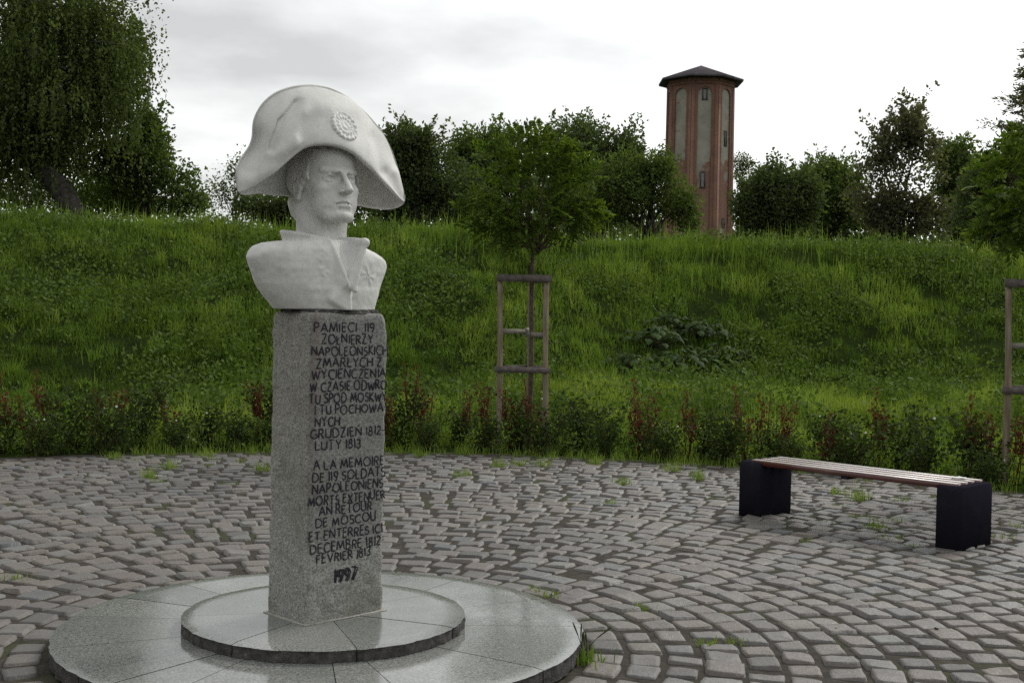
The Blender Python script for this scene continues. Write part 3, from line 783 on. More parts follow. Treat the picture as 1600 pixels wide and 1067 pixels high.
def make_head():
    f = Field((-.20, -.28, .30), (.20, .27, .92), .0042)
    f.u(f.ell((0, .03, .715), (.143, .185, .165)), 0)
    f.u(f.ell((0, -.075, .775), (.116, .098, .085)), .05)          # forehead
    f.u(f.ell((0, -.055, .615), (.112, .115, .15)), .05)            # face
    for sx in (-1, 1):
        f.u(f.cap((sx*.100, .02, .57), (sx*.044, -.138, .480), .033, .028), .035)   # jaw
        f.u(f.ell((sx*.080, -.110, .622), (.038, .038, .028)), .028)   # cheek bone
        f.u(f.ell((sx*.070, -.095, .555), (.036, .05, .045)), .05)
    f.u(f.ell((0, -.164, .480), (.040, .034, .030)), .035)          # chin
    f.u(f.ell((0, -.134, .545), (.054, .052, .048)), .04)           # muzzle
    f.u(f.cap((-.090, -.128, .716), (-.020, -.172, .701), .0135, .015), .010)   # brows
    f.u(f.cap((.090, -.128, .716), (.020, -.172, .701), .0135, .015), .010)
    for sx in (-1, 1):                                               # sockets, eyes, lids
        f.sub(f.ell((sx*.056, -.184, .671), (.038, .052, .024)), .010)
        f.sub(f.ell((sx*.026, -.192, .678), (.015, .036, .024)), .010)
        f.u(f.ell((sx*.057, -.122, .671), (.030, .029, .024)), .003)
        up = [(-.030, -.143, .675), (-.014, -.152, .688), (.006, -.152, .690), (.027, -.136, .676)]
        lo = [(-.030, -.143, .668), (-.010, -.151, .657), (.010, -.149, .657), (.027, -.135, .666)]
        for pts, r_ in ((up, .0062), (lo, .0048)):
            for p, q in zip(pts[:-1], pts[1:]):
                f.u(f.cap((sx*(.057)+sx*p[0], p[1], p[2]), (sx*.057+sx*q[0], q[1], q[2]), r_), .006)
        f.sub(f.ell((sx*.057+.004, -.153, .672), (.0075, .008, .0075)), .003)
    f.u(f.cap((0, -.164, .712), (0, -.232, .606), .0115, .0150), .014)      # nose
    f.u(f.ell((0, -.225, .602), (.018, .022, .0125)), .008)
    f.u(f.cap((0, -.16, .605), (0, -.21, .603), .020, .012), .02)
    for sx in (-1, 1):
        f.u(f.ell((sx*.021, -.192, .600), (.0125, .018, .0110)), .008)
        f.sub(f.ell((sx*.010, -.205, .590), (.006, .010, .006)), .005)
    f.sub(f.cap((0, -.194, .587), (0, -.194, .563), .0055), .012)           # philtrum
    f.u(f.cap((-.036, -.162, .546), (-.008, -.188, .553), .0070, .0105), .006)   # lips
    f.u(f.cap((.036, -.162, .546), (.008, -.188, .553), .0070, .0105), .006)
    f.u(f.cap((-.020, -.174, .529), (.020, -.174, .529), .0130), .010)
    f.sub(f.cap((-.042, -.164, .5405), (0, -.198, .5415), .0040), .004)
    f.sub(f.cap((.042, -.164, .5405), (0, -.198, .5415), .0040), .004)
    f.sub(f.cap((-.024, -.186, .507), (.024, -.186, .507), .008), .014)
    f.u(f.cap((0, .055, .56), (0, .055, .30), .112, .118), .05)              # neck
    f.u(f.cap((-.10, .03, .52), (-.035, -.06, .33), .035, .03), .05)
    f.u(f.cap((.10, .03, .52), (.035, -.06, .33), .035, .03), .05)
    for sx in (-1, 1):                                                # ears
        f.u(f.ell((sx*.146, .012, .628), (.016, .036, .052)), .012)
        f.sub(f.ell((sx*.160, .006, .632), (.010, .020, .032)), .008)
        f.u(f.ell((sx*.150, -.004, .584), (.012, .014, .016)), .010)
    # hair: a shell with locks, fringe over the forehead, side whiskers
    P = f.P()
    hair = np.minimum(f.ell((0, .045, .715), (.153, .186, .172)), f.ell((0, .105, .58), (.128, .105, .12)))
    th = np.arctan2(P[..., 0], -(P[..., 1]-.03))
    line = .765 + .030*np.sin(th*5.0+.6) - np.clip(np.abs(th)-.85, 0, 2)*.30
    hair = np.maximum(hair, (line - P[..., 2])*.8)
    hair = hair + .0045*np.sin(th*46 + P[..., 2]*40 + 3*vnoise(P, 14, 3)) + .005*vnoise(P, 24, 4)
    f.u(hair.astype(np.float32), .012)
    for k in range(30):
        a = -1.45 + k*.10 + random.gauss(0, .02); a2 = a - .07 + random.gauss(0, .05)
        zb = .772 + random.uniform(-.014, .014) - max(0, abs(a)-.85)*.20
        p0 = (.140*math.sin(a)*.95, .0-.152*math.cos(a)-.004, zb + .05); p1 = (.139*math.sin(a2), -.004-.166*math.cos(a2)*.985, zb)
        f.u(f.cap(p0, p1, .0085, .004), .005)
    for sx in (-1, 1):
        for k in range(9):
            y0 = -.075 + .016*k + random.gauss(0, .004); z0 = .70 - .008*k + random.gauss(0, .012)
            f.u(f.cap((sx*.139, y0, z0), (sx*.138, y0 - .010, z0 - .030), .0095, .005), .006)
    f.F += .0011*vnoise(P, 60, 8).astype(np.float32)
    V, Q = surface_nets(f.F, f.lo, f.h)
    V = rot_head(V)
    b = MB(); b.add(V, Q); return b.build('head', M['white'], bust, smooth=True)

def make_coat():
    h = .0058
    f = Field((-.50, -.34, -.02), (.50, .30, .48), h)
    X, Y, Z = f.X, f.Y, f.Z
    Wz = np.interp(Z, [0, .06, .12, .20, .30, .40], [.270, .310, .345, .382, .412, .412]).astype(np.float32)
    bf = np.interp(Z, [0, .10, .25, .40], [.165, .185, .180, .150]).astype(np.float32)      # chest depth in front
    bb = np.interp(Z, [0, .10, .25, .40], [.155, .165, .165, .150]).astype(np.float32)      # and behind
    ax = np.abs(X)/Wz
    yf = np.where(Y < .02, -(Y-.02)/(bf + .02), (Y-.02)/bb)
    pw = np.where(Y < .02, 1.75, 2.3)
    g = (np.clip(ax, 0, 3)**2.2 + np.clip(yf, 0, 3)**pw)**(1/2.0) - 1
    d = g*.16
    top = .360 - .070*np.clip(np.abs(X)/.42, 0, 1.3)**1.4 - .020*(X/.43)
    e = Z - top - .10*np.clip((np.abs(X)-.34)/.1, 0, 2)*-.35
    k = .06; hh = np.clip(.5 - .5*(d-e)/k, 0, 1); d = d*(1-hh) + e*hh + k*hh*(1-hh)
    f.u(d.astype(np.float32), 0)
    # neck cavity rim
    # collar standing round the neck on his right, running down as the front edge of the coat
    up = [(-.02, .20, .365), (-.10, .175, .38), (-.158, .115, .392), (-.142, .03, .384), (-.110, -.065, .366), (-.062, -.142, .345), (-.0455, -.167, .283), (-.025, -.197, .206), (-.004, -.228, .13)]
    lw = [(-.03, .19, .31), (-.10, .155, .315), (-.140, .08, .325), (-.12, .01, .32), (-.10, -.05, .31), (-.095, -.09, .27), (-.080, -.125, .22), (-.058, -.155, .16), (-.035, -.18, .10)]
    def chain(up, lw, r, rc):
        d = None
        for k_ in range(len(up)-1):
            for q in (f.tri(up[k_], up[k_+1], lw[k_], r), f.tri(up[k_+1], lw[k_+1], lw[k_], r), f.cap(up[k_], up[k_+1], rc)):
                d = q if d is None else np.minimum(d, q)
        return d
    f.u(chain(up, lw, .0115, .0130), .012)
    # hollow between collar and lapel where the neck comes out
    f.sub(f.tri((.003, -.222, .13), (-.012, -.25, .40), (.05, -.22, .40), .010), .012)
    f.sub(f.cap((.006, -.215, .14), (.018, -.165, .35), .012, .040), .010)
    # lapel standing forward on his left, collar behind it
    L = [(.050, -.065, .360), (.094, -.215, .345), (.020, -.232, .098), (.006, -.206, .125)]
    f.u(f.tri(L[0], L[1], L[3], .011), .010); f.u(f.tri(L[1], L[2], L[3], .011), .010)
    f.u(f.cap(L[1], L[2], .013, .012), .008); f.u(f.cap(L[1], (.100, -.205, .335), .018), .008)
    f.u(f.tri((.050, -.065, .360), (.098, -.215, .345), (.16, -.08, .30), .012), .03)
    bk = [(.04, .195, .362), (.12, .165, .365), (.150, .08, .362), (.135, -.01, .350), (.100, -.085, .335)]
    bl = [(.04, .19, .31), (.125, .155, .31), (.17, .07, .325), (.155, -.02, .31), (.125, -.09, .30)]
    f.u(chain(bk, bl, .013, .013), .014)
    # deep slit where the lapel meets the coat front
    f.sub(f.cap((.006, -.240, .20), (-.002, -.230, .110), .0075), .004)
    # front edge of the coat: his right side laps over the left below the lapel
    f.u(f.tri((.012, -.198, .11), (-.002, -.182, .0), (-.08, -.17, .05), .010), .03)
    f.sub(f.cap((.020, -.212, .10), (.010, -.196, -.01), .006), .010)
    # embroidery on the right breast, star on the left breast
    P = f.P()
    emb = np.exp(-((X + .115)/.036)**2)*np.exp(-((Z-.22)/.09)**2)*(Y < -.04)
    f.F -= (.0035*np.clip(vnoise(P, 44, 11) - .05, 0, 1)*emb + .003*vnoise(P, 70, 12)*emb).astype(np.float32)
    a2 = np.arctan2(Z - .175, X - .155); r2 = np.hypot(X - .155, Z - .175)
    star = (np.exp(-(r2/.055)**2)*(.0017*np.cos(a2*7 + 1.5*vnoise(P, 20, 3))) + .0015*np.exp(-(r2/.016)**2))*(Y < -.03)
    f.F -= star.astype(np.float32)
    # scratched lines on the right breast
    for x0 in (-.262, -.205):
        f.sub(f.cap((x0, -.20, .065), (x0 + .004, -.22, .165), .0035) + (.0 if x0 < -.25 else .0), .004) if False else None
    fold = .003*np.sin((X*.7 + Z)*26 + 2*vnoise(P, 6, 5))*np.exp(-((X + .30)/.09)**2)*np.exp(-((Z - .10)/.09)**2)
    f.F -= fold.astype(np.float32)
    f.F += (.0012*vnoise(P, 40, 8)).astype(np.float32)
    f.F = np.maximum(f.F, -(Z - .002)).astype(np.float32)
    V, Q = surface_nets(f.F, f.lo, f.h)
    V[:, 2] *= np.where(V[:, 2] > .30, .955, 1.0 - .045*np.clip(V[:, 2]/.3, 0, 1)); V = V + np.array((-.036, .026, 0))*(.35 + .65*np.clip(V[:, 2:3]/.12, 0, 1))
    b = MB(); b.add(V, Q); return b.build('coat', M['white'], bust, smooth=True)

def make_hat():
    """front and back flaps as one thick shell: cross sections lofted from tip to tip"""
    n = 90
    def curve(pts, n=n):
        pts = np.array(pts, float)
        # chord-length parameter, smoothed
        d = np.concatenate([[0], np.cumsum(np.linalg.norm(np.diff(pts, axis=0), axis=1))]); d /= d[-1]
        t = np.linspace(0, 1, n); out_ = np.stack([np.interp(t, d, pts[:, k]) for k in range(pts.shape[1])], 1)
        for _ in range(5):
            out_[1:-1] = (out_[:-2] + 2*out_[1:-1] + out_[2:])/4
        return out_
    def world(px, py, y): return unproj(px, py, y, HEAD_YAW)
    ridge = curve([world(*p) for p in [(371, 299, .0), (368, 280, .0), (369, 262, .0), (377, 246, .01), (390, 229, .015), (396, 213, .02), (394, 195, .02), (399, 178, .02), (411, 160, .02), (430, 145, .02), (456, 136, .02), (484, 133, .02), (512, 137, .02), (541, 150, .02), (569, 174, .02), (595, 204, .02), (611, 233, .02), (621, 262, .015), (627, 290, .005), (633, 306, .0), (633, 315, -.005)]])
    front = curve([world(p[0], p[1], p[2]*.84) for p in [(373, 302, -.005), (382, 299, -.02), (405, 286, -.06), (432, 268, -.105), (455, 247, -.140), (474, 231, -.165), (490, 226, -.182), (512, 225.5, -.20), (533, 229, -.212), (553, 239, -.212), (580, 263, -.185), (603, 288, -.13), (620, 305, -.06), (632, 316, -.01)]])
    back = curve([world(*p) for p in [(373, 303, .01), (384, 304, .05), (402, 301, .11), (425, 304, .17), (455, 306, .215), (505, 310, .235), (550, 319, .215), (582, 325, .15), (606, 327, .09), (622, 323, .03), (632, 317, .005)]])
    # common parameter: match the three curves by lateral position
    T = np.linspace(0, 1, n)
    m = 64
    rows = []
    vs = np.linspace(0, 1, m)
    def sheet(edge, sgn, bulge, thick=0.0, vmax=1.0, vv=None):
        out_ = []
        for v in (vs if vv is None else vv):
            p = edge*(1-v) + ridge*v
            w = np.sin(np.pi*T)**.7
            prof = math.sin(math.pi*min(v, 1.0)**.62)
            p = p.copy(); p[:, 1] += sgn*bulge*prof*w
            out_.append(p)
        return np.array(out_)
    front[0] = back[0] = ridge[0]; front[-1] = back[-1] = ridge[-1]
    F_out = sheet(front, -1, .026); B_out = sheet(back, +1, .030)
    # creases and dents of the felt on the front sheet
    def to_screen(P_): return proj(P_, HEAD_YAW)
    sx, sy = to_screen(F_out)
    def ridge_line(x0, y0, x1, y1, w, amp):
        dx, dy = x1-x0, y1-y0; L = math.hypot(dx, dy)
        t = np.clip(((sx-x0)*dx + (sy-y0)*dy)/L**2, 0, 1); d = np.hypot(sx-x0-t*dx, sy-y0-t*dy)
        return amp*np.exp(-(d/w)**2)
    disp = (ridge_line(462, 160, 441, 190, 4.5, .016) + ridge_line(441, 190, 424, 234, 5, .020) - ridge_line(466, 178, 450, 212, 13, .013) - ridge_line(426, 240, 458, 226, 13, .013)
            + ridge_line(405, 215, 385, 262, 14, .018) - ridge_line(392, 280, 420, 262, 10, .005)
            + ridge_line(585, 215, 600, 268, 9, .006) - ridge_line(598, 212, 612, 268, 8, .005) + ridge_line(606, 270, 628, 308, 8, .008) - ridge_line(618, 268, 631, 300, 5, .009)
            - ridge_line(480, 160, 545, 170, 20, .012))
    edge_w = np.minimum(vs/.12, 1)[:, None]*np.minimum((1-vs)/.05, 1)[:, None]
    F_out[..., 1] += 2.1*disp*np.sin(np.pi*T)[None, :]**.4*edge_w + .004*vnoise(F_out, 9, 2)
    th = .020
    vin = np.linspace(.62, 0, 16)
    F_in = sheet(front, -1, .026, vv=vin[::-1]); B_in = sheet(back, +1, .030, vv=vin)
    tipw = np.clip(np.minimum(T, 1-T)/.05, 0, 1)**.5
    F_in[..., 1] += th*tipw; B_in[..., 1] -= th*tipw
    F_in[..., 2] += .004*(np.arange(16) == 0)[:, None]; 
    # rounded lips
    lipF = front.copy(); lipF[:, 1] += th*.5*tipw; lipF[:, 2] -= .006*tipw
    lipB = back.copy(); lipB[:, 1] -= th*.5*tipw; lipB[:, 2] -= .006*tipw
    crown = (F_in[-1] + B_in[0])/2; crown = crown.copy(); crown[:, 2] += .03
    ridge_top = ridge.copy(); ridge_top[:, 2] += .006*tipw
    front[0] = back[0] = ridge[0]; front[-1] = back[-1] = ridge[-1]
    loop = [*F_out[:-1], ridge + np.array((0, -.008, 0))*tipw[:, None], ridge_top, ridge + np.array((0, .008, 0))*tipw[:, None], *B_out[::-1][1:], lipB, *B_in[::-1], crown, *F_in[::-1], lipF]
    loop = np.array(loop)                       # (k, n, 3)
    k = len(loop)
    i, j = np.meshgrid(np.arange(k), np.arange(n-1), indexing='ij'); i2 = (i+1) % k
    b = MB(); b.add(rot_head(loop.reshape(-1, 3)) if False else loop.reshape(-1, 3), np.stack([i*n+j, i*n+j+1, i2*n+j+1, i2*n+j], -1).reshape(-1, 4),
                    polys=[[q*n for q in range(k)], [q*n + n-1 for q in range(k-1, -1, -1)]])
    # the hat turns with the head
    vy = -HEAD_YAW
    b.v = [np.stack([v[:, 0]*math.cos(-vy) - v[:, 1]*math.sin(-vy), v[:, 0]*math.sin(-vy) + v[:, 1]*math.cos(-vy), v[:, 2]], 1) for v in b.v]
    o = b.build('hat', M['white'], bust, smooth=True)
    # cockade on the front sheet
    si = np.hypot(*(np.array(to_screen(F_out)) - np.array((540, 196))[:, None, None]))
    a_, c_ = np.unravel_index(np.argmin(si), si.shape)
    p = F_out[a_, c_]; tu = F_out[a_, c_+3] - F_out[a_, c_-3]; tv = F_out[a_+2, c_] - F_out[a_-2, c_]
    tu /= np.linalg.norm(tu); nn = np.cross(tu, tv); nn /= np.linalg.norm(nn)
    if nn[1] > 0: nn = -nn
    tv = np.cross(nn, tu); tv *= np.sign(tv[2])
    nr, na = 30, 120
    rr_ = np.linspace(0, .082, nr); aa_ = np.arange(na)/na*2*np.pi
    A, B = np.meshgrid(rr_, aa_, indexing='ij')
    q = A/.082
    hgt = .005 + .0050*np.exp(-((q-.86)/.10)**2) + .0045*np.exp(-((q-.52)/.10)**2) + .004*np.exp(-((q-.22)/.12)**2)
    hgt += .0018*np.cos(B*15 + 2*np.sin(q*9))*(1+vnoise(np.stack([np.cos(B)*2, np.sin(B)*2, q], -1), 2, 9))*np.clip((q-.3)*3, 0, 1) + .002*vnoise(np.stack([A*np.cos(B), A*np.sin(B), A*0], -1), 60, 5)
    hgt *= np.clip((1-q)/.06, 0, 1)**.5; hgt -= .012*(q > .995)
    curv = -.35*A**2*1.0
    wob = 1 + .03*np.cos(B*22)*(q > .8)
    V = p + (A*wob*.94*np.cos(B))[..., None]*tu + (A*wob*np.sin(B))[..., None]*tv*1.05 + (hgt + curv)[..., None]*nn
    b = MB(); i, j = np.meshgrid(np.arange(nr-1), np.arange(na), indexing='ij'); j2 = (j+1) % na
    Vf = V.reshape(-1, 3); Vf = np.stack([Vf[:, 0]*math.cos(-vy) - Vf[:, 1]*math.sin(-vy), Vf[:, 0]*math.sin(-vy) + Vf[:, 1]*math.cos(-vy), Vf[:, 2]], 1)
    b.add(Vf, np.stack([i*na+j, (i+1)*na+j, (i+1)*na+j2, i*na+j2], -1).reshape(-1, 4))
    b.build('cockade', M['white'], o, smooth=True)
    return o
make_head(); make_coat(); make_hat()
# crumbly mortar bed between the bust and the pillar
b = MB(); na = 160
a = np.arange(na)/na*2*np.pi
ex = np.sign(np.cos(a))*np.abs(np.cos(a))**.45; ey = np.sign(np.sin(a))*np.abs(np.sin(a))**.45
P0 = np.stack([ex*.218, ey*.152, np.zeros(na)], 1); P0[:, :2] *= (1 + .05*fbm(P0, 30, 3, 2))[:, None]
lv = []
for z, s in ((-.013, 1.03), (-.006, 1.02), (.004, .98), (.008, .9)):
    q = P0.copy(); q[:, :2] *= (s + .03*vnoise(P0 + z*9, 45, 6))[:, None]; q[:, 2] = z + .003*vnoise(P0, 60, 9); lv.append(q)
i, j = np.meshgrid(np.arange(3), np.arange(na), indexing='ij'); j2 = (j+1) % na
b.add(np.concatenate(lv), np.stack([i*na+j, i*na+j2, (i+1)*na+j2, (i+1)*na+j], -1).reshape(-1, 4), polys=[list(range(3*na, 4*na))])
b.v = [v + np.array((0, 0, BZ - PZ0)) for v in b.v]
b.build('mortar_bed', M['dmortar'], pillar)
# ================================================================== bench
def make_bench():
    p0, p1 = np.array((1.93, 10.00)), np.array((3.265, 8.585))     # front foot line, far end to near end
    ax = (p1 - p0)/np.linalg.norm(p1 - p0); L = np.linalg.norm(p1 - p0)
    rz = math.atan2(ax[1], ax[0])
    t = tag(empty('park_bench', (p0[0], p0[1], -.01), rz), 'backless park bench with red brown slats on two black concrete blocks on the cobbles', 'bench')
    D, T, Hh = .47, .205, .462
    def support(x0):
        b = MB(); r = .055; n = 9
        prof = [(0, 0)] + [(r*.55 - r*.55*math.cos(a), Hh - r + r*math.sin(a)) for a in np.linspace(0, math.pi/2, n)]
        prof += [(D - r*.55 + r*.55*math.sin(a), Hh - r + r*math.cos(a)) for a in np.linspace(0, math.pi/2, n)] + [(D, 0)]
        prof = np.array(prof); m = len(prof)
        xs_ = [x0, x0 + .006, x0 + T - .006, x0 + T]; ins = [.006, 0, 0, .006]
        V = []
        for x, k in zip(xs_, ins):
            q = prof.copy(); c = np.array((D/2, Hh/2)); q = q + np.sign(c - q)*np.array((k, k))*np.array([[1, 1 if z > .01 else 0] for _, z in prof]); V.append(np.column_stack([np.full(m, x), q[:, 0], q[:, 1]]))
        qd = [(i*m + j, i*m + (j+1) % m, (i+1)*m + (j+1) % m, (i+1)*m + j) for i in range(3) for j in range(m)]
        b.add(np.concatenate(V), qd, polys=[list(range(m-1, -1, -1)), list(range(3*m, 4*m))])
        return b.build('support', M['black'], t)
    support(0.0); support(L - T + .01)
    b = MB(); w, gap = .083, .031
    y0 = .026
    for k in range(4):
        ya = y0 + k*(w + gap); x0, x1 = .105, L - .062; z0, z1 = Hh - .030, Hh + .014; c = .006
        pr = [(ya, z0 + c), (ya, z1 - c), (ya + c, z1), (ya + w - c, z1), (ya + w, z1 - c), (ya + w, z0 + c), (ya + w - c, z0), (ya + c, z0)]
        V = np.array([(x, y, z) for x in (x0 + random.uniform(-.006, .006), x1 + random.uniform(-.006, .006)) for y, z in pr])
        b.add(V, [(j, (j+1) % 8, 8 + (j+1) % 8, 8 + j) for j in range(8)], polys=[list(range(7, -1, -1)), list(range(8, 16))])
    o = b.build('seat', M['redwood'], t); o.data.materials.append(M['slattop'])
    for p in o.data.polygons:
        if abs(p.normal.z) > .95 and p.center.z > Hh: p.material_index = 1  # upward faces get the painted sky sheen
    b = MB()
    for x in (L*.5,): b.box((x, D/2, Hh - .0415), (.06, D - .06, .022))
    b.build('cross_batten', M['black'], t)
    ca, sa = math.cos(rz), math.sin(rz)
    lx, ly = L - .17, .30
    pp = (p0[0] + lx*ca - ly*sa, p0[1] + lx*sa + ly*ca, Hh + .0055)
    b = MB(); g = 5; u = np.linspace(-.5, .5, g); U, V_ = np.meshgrid(u, u, indexing='ij')
    Z = .012 + .010*vnoise(np.stack([U*3, V_*3, U*0], -1), 1.3, 4); Z = np.abs(Z)
    top = np.stack([U*.10, V_*.055, Z], -1).reshape(-1, 3); bot = top - np.array((0, 0, .002))
    q = [(i*g+j, (i+1)*g+j, (i+1)*g+j+1, i*g+j+1) for i in range(g-1) for j in range(g-1)]
    b.add(top, q); b.add(bot, [c[::-1] for c in q])
    o = b.build('paper_scrap', M['paper']); o.location = pp; o.rotation_euler = (0, 0, rz + .4)
    tag(o, 'crumpled white paper scrap lying on the slats of the bench', 'paper')
make_bench()

# ================================================================== tree guards
def tree_guard(x, y, rz, label):
    t = tag(empty('tree_guard', (x, y, float(terrain_z(x, y))), rz), label, 'tree guard', 'timber guards round the young trees')
    Hh = 2.16; pts = [(-.285, -.16), (.285, -.16), (.11, .26)]
    for k, (px, py) in enumerate(pts):
        b = MB(); z = np.linspace(-.1, Hh, 10)
        p = np.stack([px + .010*np.sin(z*2 + k), py + .008*np.cos(z*3 + k), z], 1)
        b.tube(p, .036 + .003*np.sin(z*3 + k), 10); b.build('post', M['timber'], t, smooth=True)
    def rail(a, c, z, hgt=.075, over=.07):
        a, c = np.array(a), np.array(c); d = c - a; L = np.linalg.norm(d); d /= L; nrm = np.array((d[1], -d[0]))
        m = (a + c)/2; m = m + nrm*.048*(1 if nrm @ m > 0 else -1)
        b = MB(); b.box((m[0], m[1], z), (L + 2*over, .024, hgt), math.atan2(d[1], d[0])); b.build('rail', M['rail'], t)
    for z in (2.115, .99):
        for q in range(3): rail(pts[q], pts[(q+1) % 3], z + (.0 if q == 0 else .004*q), .085 if z > 2 else .072, .055 if q == 0 else .0)
    for q in range(3):         # webbing that holds the stem
        a = np.array(pts[q]); c = np.array((.03, .03)); zz = 1.46 + (.0, -.035, .02)[q]
        b = MB(); m = (a + c)/2; d = c - a; b.box((m[0], m[1], zz), (np.linalg.norm(d), .006, .058), math.atan2(d[1], d[0])); b.build('strap', M['strap'], t)
    return t
G1 = at(813, 700, 14.85); G2 = at(1612, 700, 12.65)
tree_guard(G1[0], G1[1], .02, 'three post timber tree guard in the shrub bed, standing between the bust and the bench')
tree_guard(G2[0], G2[1], -.25, 'three post timber tree guard cut off by the photo edge, behind the bench')

# ================================================================== leaves and trees
def unit(v): return v/(np.linalg.norm(v, axis=-1, keepdims=True) + 1e-9)
def add_leaves(b, P, size, aspect=.5, dirs=None, droop=0.0, seed=None, spread=1.0):
    """leaf shaped faces at the points P; size and direction vary"""
    n = len(P)
    if dirs is None: dirs = rng.normal(size=(n, 3))
    else: dirs = dirs + rng.normal(size=(n, 3))*spread
    dirs = dirs - np.array((0, 0, droop)); d = unit(dirs)
    s = unit(np.cross(d, rng.normal(size=(n, 3))))
    nn = np.cross(d, s)
    L = size*rng.uniform(.65, 1.35, n)[:, None]; w = L*aspect*.5
    v = np.stack([P, P + d*L*.45 + s*w - nn*L*.05, P + d*L + nn*L*-.10, P + d*L*.45 - s*w - nn*L*.05], 1)
    b.add(v.reshape(-1, 3), np.arange(4*n).reshape(n, 4))
def limb(b, p0, p1, r0, r1, sag=.0, seg=7, wob=.05, n=7):
    p0, p1 = np.array(p0, float), np.array(p1, float); L = np.linalg.norm(p1 - p0)
    t = np.linspace(0, 1, seg)[:, None]
    p = p0 + (p1 - p0)*t + np.array((0, 0, 1.0))*sag*L*np.sin(np.pi*t)
    w = rng.normal(0, wob*L/seg, (seg, 3)); w[0] = w[-1] = 0
    p = p + w; b.tube(p, np.linspace(r0, r1, seg), n); return p
def crown_points(lobes, nclump, shell=.55):
    """clump centres spread through a set of ellipsoid lobes"""
    vol = np.array([l[3]*l[4]*l[5] for l in lobes])**(2/3.); k = rng.choice(len(lobes), nclump, p=vol/vol.sum())
    d = unit(rng.normal(size=(nclump, 3))); r = rng.uniform(shell**3, 1, nclump)**(1/3.)
    Lb = np.array(lobes)[k]
    return Lb[:, :3] + d*r[:, None]*Lb[:, 3:6], d
def broad_tree(name, base, lobes, nclump, nleaf, clump_r, leaf, mat, label, group=None, trunk_r=.25, bark='bark', cat='tree', aspect=.55, flat=.8, nlimb=14, shell=.5, extra_twigs=0):
    base = np.array(base, float)
    t = tag(empty(name, base), label, cat, group)
    lobes = [np.concatenate([np.array(l[:3]) - base, np.array(l[3:])*1.07]) for l in lobes]; nclump = int(nclump*1.3)
    sub = []
    for l in lobes:                    # ragged outline: small lobes standing out of each big one
        sub.append(np.concatenate([l[:3], l[3:]*.80]))
        for q in range(7):
            dd = unit(rng.normal(size=3) + np.array((0, -.2, .35))); k = rng.uniform(.22, .46)
            sub.append(np.concatenate([l[:3] + dd*l[3:]*rng.uniform(.62, 1.0), l[3:]*k]))
    lobes = sub
    C, d = crown_points(lobes, nclump, shell)
    C = C[C[:, 2] > .25]
    b = MB()
    cen = np.mean([l[:3] for l in lobes], axis=0); low = min(l[2] - l[5]*.6 for l in lobes)
    fork = np.array((cen[0]*.35, cen[1]*.35, max(low*.8, .4)))
    limb(b, (0, 0, -.3), fork, trunk_r, trunk_r*.75, wob=.12, n=9)
    for q in rng.choice(len(C), min(nlimb, len(C)), replace=False):
        limb(b, fork + rng.normal(0, trunk_r*.2, 3), C[q], trunk_r*.42, trunk_r*.07, sag=.06, wob=.3, n=5)
    b.build('trunk', M[bark], t, smooth=True)
    b = MB()
    off = rng.normal(size=(len(C), nleaf, 3)); off /= np.maximum(np.linalg.norm(off, axis=2, keepdims=True), 1e-6)/ (rng.uniform(.15, 1, (len(C), nleaf, 1))**.5)
    sc = clump_r*rng.uniform(.6, 1.35, (len(C), 1, 1))
    P = C[:, None] + off*sc*np.array((1, 1, flat))
    dr = unit(off + np.array((0, 0, -.15)))
    add_leaves(b, P.reshape(-1, 3), leaf, aspect, dr.reshape(-1, 3), seed=1, spread=.7)
    if extra_twigs:
        q = np.argsort(-C[:, 2] + rng.normal(0, .6, len(C)))[:extra_twigs]
        for c in C[q]:
            e = c + np.array((rng.normal(0, .5), rng.normal(0, .5), 1.0))*clump_r*rng.uniform(.9, 1.9)
            tt = rng.uniform(0, 1, 26)[:, None]; add_leaves(b, c + (e - c)*tt + rng.normal(0, .10*clump_r, (26, 3)), leaf, aspect, np.tile(e - c, (26, 1)), spread=1.2*np.linalg.norm(e - c))
    b.build('crown', M[mat], t)
    return t
def lobe(px, py, d, rx, ry, depth=None):
    p = at(px, py, d); s = d/FPX
    return (p[0], p[1], p[2], rx*s, (rx*s if depth is None else depth), ry*s)

